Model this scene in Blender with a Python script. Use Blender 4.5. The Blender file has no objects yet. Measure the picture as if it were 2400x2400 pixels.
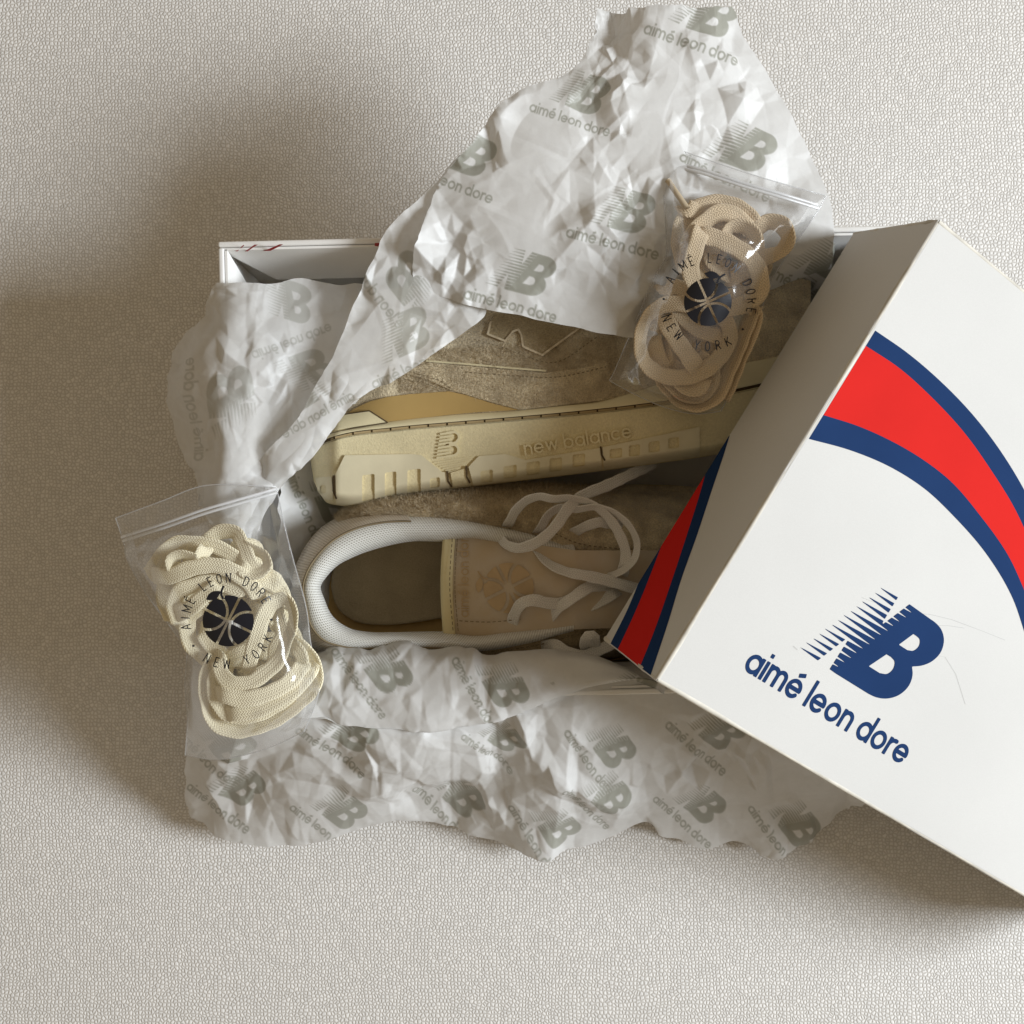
import bpy, math, random
import numpy as np
from mathutils import Vector, Matrix
from mathutils.geometry import delaunay_2d_cdt

random.seed(7)
RNG = np.random.default_rng(7)
SC = bpy.context.scene
COL = SC.collection

# ------------------------------------------------------------------ camera
CAM_H, FPX = 0.62, 2600.0            # camera height (m), focal length in photo pixels (2400 px frame)
cam = bpy.data.cameras.new('camera')
cam.sensor_width = 36.0
cam.lens = 36.0 * FPX / 2400.0
cam.clip_start, cam.clip_end = 0.01, 100.0
cam_o = bpy.data.objects.new('camera', cam)
cam_o.location = (0, 0, CAM_H)
COL.objects.link(cam_o)
SC.camera = cam_o

# ------------------------------------------------------------------ light
world = bpy.data.worlds.new('World')
SC.world = world
world.use_nodes = True
bg = world.node_tree.nodes['Background']
bg.inputs[0].default_value = (1.0, 0.79, 0.52, 1)
bg.inputs[1].default_value = 0.27


def area_lamp(name, loc, target, sx, sy, power, color):
    l = bpy.data.lights.new(name, 'AREA')
    l.shape = 'RECTANGLE'
    l.size, l.size_y = sx, sy
    l.energy = power
    l.color = color
    o = bpy.data.objects.new(name, l)
    o.location = loc
    d = Vector(target) - Vector(loc)
    o.rotation_euler = d.to_track_quat('-Z', 'Y').to_euler()
    COL.objects.link(o)
    return o


area_lamp('window_light', (2.37, -0.14, 1.42), (0.0, -0.02, 0.03), 0.85, 0.85, 116.0, (0.88, 0.945, 1.0))

SC.view_settings.view_transform = 'Standard'
SC.view_settings.look = 'None'
SC.view_settings.exposure = 0.0
SC.view_settings.gamma = 1.0
SC.render.engine = 'CYCLES'
SC.cycles.use_denoising = True
SC.cycles.max_bounces = 10
SC.cycles.diffuse_bounces = 5
SC.cycles.transparent_max_bounces = 24
SC.cycles.caustics_reflective = False
SC.cycles.caustics_refractive = False


# ------------------------------------------------------------------ geometry helpers
def P(px, py, z):
    """photo pixel + height above the ground -> world point(s)"""
    px, py, z = np.broadcast_arrays(np.asarray(px, float), np.asarray(py, float), np.asarray(z, float))
    k = (CAM_H - z) / FPX
    return np.stack([(px - 1200) * k, (1200 - py) * k, z], -1)


def hermite(pts, ts, tq):
    """cubic interpolation along axis 0"""
    pts = np.asarray(pts, float)
    ts = np.asarray(ts, float)
    n = len(pts)
    if n == 1:
        return np.repeat(pts, len(tq), 0)
    m = np.zeros_like(pts)
    sh = (-1,) + (1,) * (pts.ndim - 1)
    dt = np.diff(ts).reshape(sh)
    sl = np.diff(pts, axis=0) / dt
    m[0], m[-1] = sl[0], sl[-1]
    if n > 2:
        m[1:-1] = (sl[:-1] * dt[1:] + sl[1:] * dt[:-1]) / (dt[1:] + dt[:-1])
    i = np.clip(np.searchsorted(ts, tq, side='right') - 1, 0, n - 2)
    h = (ts[i + 1] - ts[i])
    s = ((tq - ts[i]) / h).reshape(sh)
    h = h.reshape(sh)
    return ((2 * s**3 - 3 * s**2 + 1) * pts[i] + (s**3 - 2 * s**2 + s) * h * m[i]
            + (-2 * s**3 + 3 * s**2) * pts[i + 1] + (s**3 - s**2) * h * m[i + 1])


def curve(pts, n):
    pts = np.asarray(pts, float)
    d = np.sqrt((np.diff(pts[:, :2], axis=0)**2).sum(1))
    if pts.shape[1] > 2:
        d = np.sqrt(d**2 + (np.diff(pts[:, 2]) * 5000)**2) if abs(pts[:, 2]).max() < 1 else d
    t = np.concatenate([[0], np.cumsum(np.maximum(d, 1e-6))])
    return hermite(pts, t, np.linspace(0, t[-1], n))


def ribs(rs, ni, nj):
    A = np.stack([curve(r, nj) for r in rs])
    B = A.copy()
    B[..., 2] *= 5000
    d = np.sqrt((np.diff(B, axis=0)**2).sum(-1)).mean(1)
    t = np.concatenate([[0], np.cumsum(np.maximum(d, 1e-6))])
    return hermite(A, t, np.linspace(0, t[-1], ni))


def W3(G):
    return P(G[..., 0], G[..., 1], G[..., 2])


def grid_normals(V):
    du = np.gradient(V, axis=0)
    dv = np.gradient(V, axis=1)
    n = np.cross(du, dv)
    n /= np.maximum(np.linalg.norm(n, axis=-1, keepdims=True), 1e-12)
    if n[..., 2].mean() < 0:
        n = -n
    return n


def grid_faces(ni, nj, wrap=False):
    i = np.arange(ni - 1)[:, None]
    j = np.arange(nj if wrap else nj - 1)[None, :]
    a = i * nj + j
    b = i * nj + (j + 1) % nj
    return np.stack([a, b, b + nj, a + nj], -1).reshape(-1, 4)


def add_obj(name, verts, faces, mat=None, parent=None, smooth=True, attrs=None, uv=None):
    me = bpy.data.meshes.new(name)
    verts = np.asarray(verts, float).reshape(-1, 3)
    if isinstance(faces, np.ndarray):
        nf, k = faces.shape
        me.vertices.add(len(verts))
        me.vertices.foreach_set('co', verts.ravel())
        me.loops.add(nf * k)
        me.loops.foreach_set('vertex_index', faces.astype(np.int32).ravel())
        me.polygons.add(nf)
        me.polygons.foreach_set('loop_start', np.arange(0, nf * k, k, dtype=np.int32))
        me.update(calc_edges=True)
    else:
        me.from_pydata([tuple(v) for v in verts], [], [tuple(int(q) for q in f) for f in faces])
        me.update()
    me.validate()
    if smooth:
        me.polygons.foreach_set('use_smooth', np.ones(len(me.polygons), bool))
    for k, v in (attrs or {}).items():
        at = me.attributes.new(k, 'FLOAT', 'POINT')
        at.data.foreach_set('value', np.asarray(v, np.float32).ravel())
    if uv is not None:
        ul = me.uv_layers.new(name='UVMap')
        vi = np.zeros(len(me.loops), np.int32)
        me.loops.foreach_get('vertex_index', vi)
        ul.data.foreach_set('uv', np.asarray(uv, np.float32).reshape(-1, 2)[vi].ravel())
    if mat is not None:
        me.materials.append(mat)
    o = bpy.data.objects.new(name, me)
    COL.objects.link(o)
    if parent is not None:
        o.parent = parent
        if parent.type == 'EMPTY':
            o.matrix_parent_inverse = Matrix.Translation(-parent.location)
    return o


def thing(name, label, category, loc, group=None):
    e = bpy.data.objects.new(name, None)
    e.empty_display_size = 0.02
    e.location = loc
    COL.objects.link(e)
    e['label'] = label
    e['category'] = category
    if group:
        e['group'] = group
    return e


def tag(o, label, category, group=None):
    o['label'] = label
    o['category'] = category
    if group:
        o['group'] = group
    return o


def box_mesh(name, p0, ax, ay, az, mat, parent, bevel=0.0):
    """solid box: corner p0 and three edge vectors"""
    p0, ax, ay, az = [np.asarray(q, float) for q in (p0, ax, ay, az)]
    vs = [p0 + i * ax + j * ay + k * az for k in (0, 1) for j in (0, 1) for i in (0, 1)]
    fs = [(0, 2, 3, 1), (4, 5, 7, 6), (0, 1, 5, 4), (2, 6, 7, 3), (0, 4, 6, 2), (1, 3, 7, 5)]
    if np.dot(np.cross(ax, ay), az) < 0:
        fs = [f[::-1] for f in fs]
    o = add_obj(name, vs, fs, mat, parent, smooth=False)
    if bevel:
        b = o.modifiers.new('edge', 'BEVEL')
        b.width = bevel
        b.segments = 3
        b.limit_method = 'ANGLE'
    return o


# ------------------------------------------------------------------ 2-D designs as signed distance (inside > 0)
def poly_sdf(U, V, pts):
    pts = np.asarray(pts, float)
    d2 = np.full(U.shape, 1e18)
    inside = np.zeros(U.shape, bool)
    for (x0, y0), (x1, y1) in zip(pts, np.roll(pts, -1, 0)):
        ex, ey = x1 - x0, y1 - y0
        L = max(ex * ex + ey * ey, 1e-12)
        t = np.clip(((U - x0) * ex + (V - y0) * ey) / L, 0, 1)
        d2 = np.minimum(d2, (U - x0 - t * ex)**2 + (V - y0 - t * ey)**2)
        if y0 != y1:
            c = ((y0 > V) != (y1 > V)) & (U < (x1 - x0) * (V - y0) / (y1 - y0) + x0)
            inside ^= c
    return np.where(inside, 1, -1) * np.sqrt(d2)


def stroke_sdf(U, V, pts, w):
    """polyline of width w; a two-point line gets square ends"""
    pts = np.asarray(pts, float)
    if len(pts) == 2:
        (x0, y0), (x1, y1) = pts
        L = math.hypot(x1 - x0, y1 - y0)
        tx, ty = (x1 - x0) / L, (y1 - y0) / L
        a = (U - x0) * tx + (V - y0) * ty
        b = -(U - x0) * ty + (V - y0) * tx
        return np.minimum(np.minimum(a, L - a), w / 2 - np.abs(b))
    d2 = np.full(U.shape, 1e18)
    for (x0, y0), (x1, y1) in zip(pts[:-1], pts[1:]):
        ex, ey = x1 - x0, y1 - y0
        L = max(ex * ex + ey * ey, 1e-12)
        t = np.clip(((U - x0) * ex + (V - y0) * ey) / L, 0, 1)
        d2 = np.minimum(d2, (U - x0 - t * ex)**2 + (V - y0 - t * ey)**2)
    return w / 2 - np.sqrt(d2)


def arc(cx, cy, r, a0, a1, n=18, ry=None):
    a = np.radians(np.linspace(a0, a1, n))
    return [(cx + r * math.cos(t), cy + (ry or r) * math.sin(t)) for t in a]


# small letter set, geometric lower case: x-height 1, stroke .2
LOW = {
    'a': (1.0, [arc(.5, .5, .4, 0, 360, 28), [(.9, 0), (.9, 1)]]),
    'b': (1.0, [arc(.5, .5, .4, 0, 360, 28), [(.1, 0), (.1, 1.46)]]),
    'c': (.92, [arc(.5, .5, .4, 42, 318, 24)]),
    'd': (1.0, [arc(.5, .5, .4, 0, 360, 28), [(.9, 0), (.9, 1.46)]]),
    'e': (1.0, [arc(.5, .5, .4, 0, 318, 26), [(.12, .5), (.98, .5)]]),
    'é': (1.0, [arc(.5, .5, .4, 0, 318, 26), [(.12, .5), (.98, .5)], [(.36, 1.18), (.78, 1.34)]]),
    'i': (.2, [[(.1, 0), (.1, 1)], [(.1, 1.2), (.1, 1.42)]]),
    'l': (.2, [[(.1, 0), (.1, 1.46)]]),
    'm': (1.34, [[(.1, 0), (.1, 1)], arc(.385, .615, .285, 180, 0, 14) + [(.67, .3), (.67, .1)],
                 arc(.955, .615, .285, 180, 0, 14) + [(1.24, .3), (1.24, .1)],
                 [(.67, .0), (.67, .3)], [(1.24, 0), (1.24, .3)]]),
    'n': (.84, [[(.1, 0), (.1, 1)], arc(.42, .58, .32, 180, 0, 14) + [(.74, .3), (.74, .1)], [(.74, 0), (.74, .3)]]),
    'o': (1.0, [arc(.5, .5, .4, 0, 360, 28)]),
    'r': (.5, [[(.1, 0), (.1, 1)], arc(.44, .56, .34, 180, 78, 9)]),
    'w': (1.3, [[(.1, 1), (.4, .06)], [(.36, .06), (.65, .95)], [(.65, .95), (.94, .06)], [(.9, .06), (1.2, 1)]]),
    ' ': (.26, []),
}
CAP = {
    'A': (.52, [[(0, 0), (.26, 1), (.52, 0)], [(.1, .32), (.42, .32)]]),
    'I': (.02, [[(.01, 0), (.01, 1)]]),
    'M': (.6, [[(0, 0), (0, 1), (.3, .25), (.6, 1), (.6, 0)]]),
    'E': (.38, [[(.38, 0), (0, 0), (0, 1), (.38, 1)], [(0, .5), (.34, .5)]]),
    'É': (.38, [[(.38, 0), (0, 0), (0, 1), (.38, 1)], [(0, .5), (.34, .5)], [(.12, 1.15), (.28, 1.32)]]),
    'L': (.36, [[(0, 1), (0, 0), (.36, 0)]]),
    'O': (.46, [arc(.23, .5, .23, 0, 360, 24, .5)]),
    'N': (.46, [[(0, 0), (0, 1), (.46, 0), (.46, 1)]]),
    'D': (.44, [[(0, 0), (0, 1), (.2, 1), (.36, .9), (.44, .7), (.44, .3), (.36, .1), (.2, 0), (0, 0)]]),
    'R': (.44, [[(0, 0), (0, 1), (.24, 1), (.38, .93), (.42, .76), (.38, .59), (.24, .52), (0, .52)], [(.22, .52), (.44, 0)]]),
    'W': (.72, [[(0, 1), (.18, 0), (.36, .9), (.54, 0), (.72, 1)]]),
    'Y': (.5, [[(0, 1), (.25, .45), (.5, 1)], [(.25, .45), (.25, 0)]]),
    'K': (.46, [[(0, 0), (0, 1)], [(.45, 1), (0, .4)], [(.13, .57), (.46, 0)]]),
    ' ': (.34, []),
}


def text_sdf(U, V, s, x0, width, xh, gap=.13, stroke=.2):
    adv = sum(LOW[c][0] + gap for c in s) - gap
    kx = width / adv
    d = np.full(U.shape, -1e3)
    x = 0.0
    for c in s:
        w, st = LOW[c]
        m = (U > x0 + kx * (x - .3)) & (U < x0 + kx * (x + w + .3)) & (V > -xh * .3) & (V < xh * 1.8)
        if m.any():
            uu, vv = (U[m] - x0) / kx - x, V[m] / xh
            dd = np.full(uu.shape, -1e3)
            for q in st:
                dd = np.maximum(dd, stroke_sdf(uu, vv, q, stroke))
            d[m] = np.maximum(d[m], dd * xh)
        x += w + gap
    return d


def nb_sdf(u, v):
    s = u - 0.472 * (v - 292)
    t = np.clip((s - 224) / 336.0, 0, 3)
    k = np.clip(np.round((v - 297) / 44.0), 0, 13)
    dv = np.abs(v - (297 + 44.0 * k))
    d = np.where(t > 1.0, (t - 1) * 336 + 1, .5 * t * 44.0 - dv)
    outer = [(224, 275), (505, 891), *[tuple(q) for q in curve([(940, 878), (985, 877), (1060, 857), (1112, 812), (1137, 742), (1120, 668), (1068, 604), (1009, 565)], 40)],
             *[tuple(q) for q in curve([(1009, 565), (1045, 522), (1063, 457), (1042, 380), (975, 312), (900, 282), (840, 275)], 40)], (500, 275)]
    d = np.minimum(d, poly_sdf(u, v, outer))
    for hole in ([(841, 636), (891, 741)] + [tuple(q) for q in curve([(920, 741), (950, 735), (972, 700), (958, 656), (915, 636)], 20)],
                 [(734, 422), (800, 544)] + [tuple(q) for q in curve([(840, 544), (876, 534), (897, 492), (882, 446), (830, 422)], 20)],
                 [(655, 930), (655, 697), (664, 690), (775, 930)],
                 [(388, 260), (490, 486), (508, 486), (503, 260)]):
        d = np.minimum(d, -poly_sdf(u, v, hole))
    return d


LSTEP = 3.0
LU, LV = np.meshgrid(np.arange(-60, 1380, LSTEP), np.arange(-70, 930, LSTEP), indexing='ij')
LOGO_NB = nb_sdf(LU, LV)
LOGO_TX = text_sdf(LU, LV, 'aimé leon dore', -20, 1350, 124, stroke=.225)
LOGO = np.maximum(LOGO_NB, LOGO_TX)


def sample(B, u, v, u0=-60.0, v0=-70.0, st=LSTEP):
    fu = np.clip((u - u0) / st, 0, B.shape[0] - 1.001)
    fv = np.clip((v - v0) / st, 0, B.shape[1] - 1.001)
    i, j = fu.astype(int), fv.astype(int)
    a, b = fu - i, fv - j
    return (B[i, j] * (1 - a) * (1 - b) + B[i + 1, j] * a * (1 - b) + B[i, j + 1] * (1 - a) * b + B[i + 1, j + 1] * a * b)


def ball_sdf(x, y):
    """round fruit-like ball with seams, leaf and stem, radius 1"""
    d = 1.0 - np.hypot(x, y)
    w = .05
    for a in (45, 135):
        c, s = math.cos(math.radians(a)), math.sin(math.radians(a))
        d = np.minimum(d, np.abs(-x * s + y * c) - w)
    for a in (135, -45):
        cx, cy = .84 * math.cos(math.radians(a)), .84 * math.sin(math.radians(a))
        d = np.minimum(d, np.abs(np.hypot(x - cx, y - cy) - .72) - w)
    d = np.minimum(d, np.hypot(x - .03, y - 1.03) - .17)
    lx, ly = x + .24, y - 1.12
    c, s = math.cos(math.radians(12)), math.sin(math.radians(12))
    lx, ly = lx * c + ly * s, -lx * s + ly * c
    leaf = .155 * (1 - (lx / .33)**2) - np.abs(ly + .02 * lx)
    leaf = np.where(np.abs(lx) < .33, leaf, -1)
    d = np.maximum(d, leaf)
    d = np.maximum(d, stroke_sdf(x, y, [(.08, .9), (.06, 1.05), (.13, 1.2), (.24, 1.33)], .085))
    return d


def ring_text(x, y, r0, h, stroke):
    """curved words: upper ring reads clockwise, lower ring reads counter-clockwise"""
    d = np.full(x.shape, -1e3)
    ang, rad = np.degrees(np.arctan2(y, x)), np.hypot(x, y)

    def word(s, mid, span, top):
        nonlocal d
        n = len(s)
        for k, c in enumerate(s):
            if c == ' ':
                continue
            f = (k / (n - 1) - .5) * span
            a = mid - f if top else mid + f
            wd, st = CAP[c]
            da = (ang - a + 180) % 360 - 180
            uu = (-np.radians(da) * (r0 + h / 2) / h if top else np.radians(da) * (r0 + h / 2) / h) + wd / 2
            vv = (rad - r0) / h if top else (r0 + h - rad) / h
            m = (np.abs(uu - wd / 2) < .8) & (vv > -.3) & (vv < 1.6)
            if m.any():
                dd = np.full(m.sum(), -1e3)
                for q in st:
                    dd = np.maximum(dd, stroke_sdf(uu[m], vv[m], q, stroke))
                d[m] = np.maximum(d[m], dd * h)
    word('AIMÉ LEON DORE', 90, 160, True)
    word('NEW YORK', 270, 96, False)
    for a in (197, -17):
        d = np.maximum(d, .05 - np.hypot(x - (r0 + h / 2) * math.cos(math.radians(a)), y - (r0 + h / 2) * math.sin(math.radians(a))))
    return d


def contour(D, us, vs):
    """region D > 0 on the grid us x vs -> 2-D points, faces"""
    nu, nv = D.shape
    idx = -np.ones((nu, nv), int)
    ins = D > 0
    idx[ins] = np.arange(ins.sum())
    U, V = np.meshgrid(us, vs, indexing='ij')
    pts = list(zip(U[ins], V[ins]))
    c = ins[:-1, :-1].astype(int) + ins[1:, :-1] + ins[1:, 1:] + ins[:-1, 1:]
    f4 = np.argwhere(c == 4)
    faces = [(idx[i, j], idx[i + 1, j], idx[i + 1, j + 1], idx[i, j + 1]) for i, j in f4]
    cache = {}

    def cut(a, b):
        key = (a, b) if a < b else (b, a)
        if key not in cache:
            da, db = D[a], D[b]
            t = da / (da - db)
            cache[key] = len(pts)
            pts.append((us[a[0]] + t * (us[b[0]] - us[a[0]]), vs[a[1]] + t * (vs[b[1]] - vs[a[1]])))
        return cache[key]
    for i, j in np.argwhere((c > 0) & (c < 4)):
        q = [(i, j), (i + 1, j), (i + 1, j + 1), (i, j + 1)]
        poly = []
        for k in range(4):
            a, b = q[k], q[(k + 1) % 4]
            if ins[a]:
                poly.append(idx[a])
            if ins[a] != ins[b]:
                poly.append(cut(a, b))
        if len(poly) >= 3:
            faces.append(tuple(poly))
    return np.array(pts).reshape(-1, 2), faces


def relief(name, fn, bounds, step, mapper, top, base, mat, parent, smooth=False):
    """raised flat shape: fn(U,V) > 0 inside; mapper(u, v, offset) -> world"""
    us = np.arange(bounds[0], bounds[1] + step, step)
    vs = np.arange(bounds[2], bounds[3] + step, step)
    U, V = np.meshgrid(us, vs, indexing='ij')
    D = fn(U, V)
    p, faces = contour(D, us, vs)
    if len(p) < 3:
        return None
    n = len(p)
    vt = mapper(p[:, 0], p[:, 1], top)
    verts = vt
    if base is not None:
        cnt = {}
        for f in faces:
            for k in range(len(f)):
                a, b = f[k], f[(k + 1) % len(f)]
                cnt[(a, b)] = 1
        edges = [e for e in cnt if (e[1], e[0]) not in cnt]
        bv = sorted({v for e in edges for v in e})
        rm = {v: n + i for i, v in enumerate(bv)}
        vb = mapper(p[bv, 0], p[bv, 1], base)
        verts = np.concatenate([vt, vb])
        faces = faces + [(b, a, rm[a], rm[b]) for a, b in edges]
    # orient upwards
    f0 = faces[0]
    a, b, c_ = verts[f0[0]], verts[f0[1]], verts[f0[2]]
    off = mapper(p[f0[0]:f0[0] + 1, 0], p[f0[0]:f0[0] + 1, 1], top + 1e-3)[0] - verts[f0[0]]
    if np.dot(np.cross(b - a, c_ - a), off) < 0:
        faces = [f[::-1] for f in faces]
    return add_obj(name, verts, faces, mat, parent, smooth=smooth)


# ------------------------------------------------------------------ materials
def new_mat(name):
    m = bpy.data.materials.new(name)
    m.use_nodes = True
    nt = m.node_tree
    nt.nodes.clear()
    return m, nt, nt.nodes, nt.links


def N(nodes, kind, **kw):
    n = nodes.new(kind)
    for k, v in kw.items():
        setattr(n, k, v)
    return n


def surface(name, color, rough=.6, var=.06, vscale=60, bump=0.0, bscale=400, bdist=.0004, detail=6, spec=.4,
            color2=None, fine=None, sheen=0.0, stretch=None):
    """plain procedural material: colour mottling + fine relief"""
    m, nt, nd, lk = new_mat(name)
    out = N(nd, 'ShaderNodeOutputMaterial')
    b = N(nd, 'ShaderNodeBsdfPrincipled')
    b.inputs['Roughness'].default_value = rough
    b.inputs['Specular IOR Level'].default_value = spec
    if sheen:
        b.inputs['Sheen Weight'].default_value = sheen
        b.inputs['Sheen Roughness'].default_value = .5
    tc = N(nd, 'ShaderNodeTexCoord')
    vec = tc.outputs['Object']
    if stretch:
        mp = N(nd, 'ShaderNodeMapping')
        mp.inputs['Scale'].default_value = stretch
        lk.new(vec, mp.inputs['Vector'])
        vec = mp.outputs[0]
    n1 = N(nd, 'ShaderNodeTexNoise')
    n1.inputs['Scale'].default_value = vscale
    n1.inputs['Detail'].default_value = 5
    lk.new(vec, n1.inputs['Vector'])
    c1 = color
    c2 = color2 or tuple(max(0, q * (1 - var * 2.2)) for q in color)
    mx = N(nd, 'ShaderNodeMix', data_type='RGBA')
    mx.inputs[6].default_value = (*c1, 1)
    mx.inputs[7].default_value = (*c2, 1)
    rp = N(nd, 'ShaderNodeMapRange')
    rp.inputs[1].default_value, rp.inputs[2].default_value = .35, .68
    lk.new(n1.outputs['Fac'], rp.inputs[0])
    lk.new(rp.outputs[0], mx.inputs[0])
    colout = mx.outputs[2]
    if fine:
        n3 = N(nd, 'ShaderNodeTexNoise')
        n3.inputs['Scale'].default_value = fine[0]
        n3.inputs['Detail'].default_value = 3
        lk.new(vec, n3.inputs['Vector'])
        r3 = N(nd, 'ShaderNodeMapRange')
        r3.inputs[1].default_value, r3.inputs[2].default_value = .3, .7
        r3.inputs[3].default_value, r3.inputs[4].default_value = 1 - fine[1], 1 + fine[1]
        lk.new(n3.outputs['Fac'], r3.inputs[0])
        mm = N(nd, 'ShaderNodeVectorMath', operation='SCALE')
        lk.new(colout, mm.inputs[0])
        lk.new(r3.outputs[0], mm.inputs['Scale'])
        colout = mm.outputs[0]
    lk.new(colout, b.inputs['Base Color'])
    if bump:
        n2 = N(nd, 'ShaderNodeTexNoise')
        n2.inputs['Scale'].default_value = bscale
        n2.inputs['Detail'].default_value = detail
        n2.inputs['Roughness'].default_value = .65
        lk.new(vec, n2.inputs['Vector'])
        bp = N(nd, 'ShaderNodeBump')
        bp.inputs['Strength'].default_value = bump
        bp.inputs['Distance'].default_value = bdist
        lk.new(n2.outputs['Fac'], bp.inputs['Height'])
        lk.new(bp.outputs[0], b.inputs['Normal'])
    lk.new(b.outputs[0], out.inputs['Surface'])
    return m


def fabric_ground():
    m, nt, nd, lk = new_mat('pebbled_upholstery')
    out = N(nd, 'ShaderNodeOutputMaterial')
    b = N(nd, 'ShaderNodeBsdfPrincipled')
    b.inputs['Roughness'].default_value = .8
    b.inputs['Specular IOR Level'].default_value = .22
    tc = N(nd, 'ShaderNodeTexCoord')
    # gently warped coordinates so that rows of pebbles bend
    nz = N(nd, 'ShaderNodeTexNoise')
    nz.inputs['Scale'].default_value = 14
    nz.inputs['Detail'].default_value = 2
    lk.new(tc.outputs['Object'], nz.inputs['Vector'])
    sc = N(nd, 'ShaderNodeVectorMath', operation='SCALE')
    sc.inputs['Scale'].default_value = .009
    lk.new(nz.outputs['Color'], sc.inputs[0])
    ad = N(nd, 'ShaderNodeVectorMath', operation='ADD')
    lk.new(tc.outputs['Object'], ad.inputs[0])
    lk.new(sc.outputs[0], ad.inputs[1])
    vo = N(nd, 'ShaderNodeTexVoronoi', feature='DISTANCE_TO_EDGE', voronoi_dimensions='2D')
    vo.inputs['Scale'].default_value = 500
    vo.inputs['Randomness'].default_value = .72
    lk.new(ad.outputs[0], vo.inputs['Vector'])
    v2 = N(nd, 'ShaderNodeTexVoronoi', feature='F1', voronoi_dimensions='2D')
    v2.inputs['Scale'].default_value = 500
    v2.inputs['Randomness'].default_value = .72
    lk.new(ad.outputs[0], v2.inputs['Vector'])
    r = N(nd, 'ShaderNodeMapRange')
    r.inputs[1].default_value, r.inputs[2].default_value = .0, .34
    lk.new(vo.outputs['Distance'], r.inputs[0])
    big = N(nd, 'ShaderNodeTexNoise')
    big.inputs['Scale'].default_value = 5
    big.inputs['Detail'].default_value = 5
    lk.new(tc.outputs['Object'], big.inputs['Vector'])
    base = N(nd, 'ShaderNodeMix', data_type='RGBA')
    base.inputs[6].default_value = (.755, .73, .705, 1)
    base.inputs[7].default_value = (.80, .785, .77, 1)
    lk.new(big.outputs['Fac'], base.inputs[0])
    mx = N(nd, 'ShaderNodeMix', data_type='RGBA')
    mx.inputs[6].default_value = (.58, .55, .51, 1)     # pores between pebbles painted darker, standing in for their shade
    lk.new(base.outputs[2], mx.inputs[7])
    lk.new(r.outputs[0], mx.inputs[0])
    # each pebble slightly different
    hv = N(nd, 'ShaderNodeHueSaturation')
    mr = N(nd, 'ShaderNodeMapRange')
    mr.inputs[3].default_value, mr.inputs[4].default_value = .93, 1.06
    sx = N(nd, 'ShaderNodeSeparateColor')
    lk.new(v2.outputs['Color'], sx.inputs[0])
    lk.new(sx.outputs[0], mr.inputs[0])
    lk.new(mr.outputs[0], hv.inputs['Value'])
    lk.new(mx.outputs[2], hv.inputs['Color'])
    lk.new(hv.outputs[0], b.inputs['Base Color'])
    bp = N(nd, 'ShaderNodeBump')
    bp.inputs['Strength'].default_value = .45
    bp.inputs['Distance'].default_value = .0006
    lk.new(r.outputs[0], bp.inputs['Height'])
    lk.new(bp.outputs[0], b.inputs['Normal'])
    lk.new(b.outputs[0], out.inputs['Surface'])
    return m


def tissue_mat(name='tissue', see=.05):
    m, nt, nd, lk = new_mat(name)
    out = N(nd, 'ShaderNodeOutputMaterial')
    at = N(nd, 'ShaderNodeAttribute', attribute_name='print')
    tc = N(nd, 'ShaderNodeTexCoord')
    nz = N(nd, 'ShaderNodeTexNoise')
    nz.inputs['Scale'].default_value = 160
    nz.inputs['Detail'].default_value = 8
    nz.inputs['Roughness'].default_value = .7
    lk.new(tc.outputs['Object'], nz.inputs['Vector'])
    paper = N(nd, 'ShaderNodeMix', data_type='RGBA')
    paper.inputs[6].default_value = (.64, .635, .625, 1)
    paper.inputs[7].default_value = (.79, .785, .775, 1)
    lk.new(nz.outputs['Fac'], paper.inputs[0])
    geo = N(nd, 'ShaderNodeNewGeometry')
    # ink reads weaker from the reverse of the sheet
    inv = N(nd, 'ShaderNodeMath', operation='MULTIPLY_ADD')
    inv.inputs[1].default_value, inv.inputs[2].default_value = -.35, .9
    lk.new(at.outputs['Fac'], inv.inputs[0])
    fac = N(nd, 'ShaderNodeMath', operation='MULTIPLY')
    fac.inputs[1].default_value = .9
    lk.new(at.outputs['Fac'], fac.inputs[0])
    col = N(nd, 'ShaderNodeMix', data_type='RGBA')
    col.inputs[7].default_value = (.315, .315, .265, 1)
    lk.new(fac.outputs[0], col.inputs[0])
    lk.new(paper.outputs[2], col.inputs[6])
    b = N(nd, 'ShaderNodeBsdfPrincipled')
    b.inputs['Roughness'].default_value = .46
    b.inputs['Specular IOR Level'].default_value = .35
    lk.new(col.outputs[2], b.inputs['Base Color'])
    bp = N(nd, 'ShaderNodeBump')
    bp.inputs['Strength'].default_value = .15
    bp.inputs['Distance'].default_value = .0004
    n2 = N(nd, 'ShaderNodeTexNoise')
    n2.inputs['Scale'].default_value = 300
    n2.inputs['Detail'].default_value = 4
    lk.new(tc.outputs['Object'], n2.inputs['Vector'])
    lk.new(n2.outputs['Fac'], bp.inputs['Height'])
    lk.new(bp.outputs[0], b.inputs['Normal'])
    tl = N(nd, 'ShaderNodeBsdfTranslucent')
    lk.new(col.outputs[2], tl.inputs['Color'])
    mx = N(nd, 'ShaderNodeMixShader')
    mx.inputs[0].default_value = .20
    lk.new(b.outputs[0], mx.inputs[1])
    lk.new(tl.outputs[0], mx.inputs[2])
    tr = N(nd, 'ShaderNodeBsdfTransparent')
    m2 = N(nd, 'ShaderNodeMixShader')
    m2.inputs[0].default_value = see
    lk.new(mx.outputs[0], m2.inputs[1])
    lk.new(tr.outputs[0], m2.inputs[2])
    lk.new(m2.outputs[0], out.inputs['Surface'])
    return m


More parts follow.
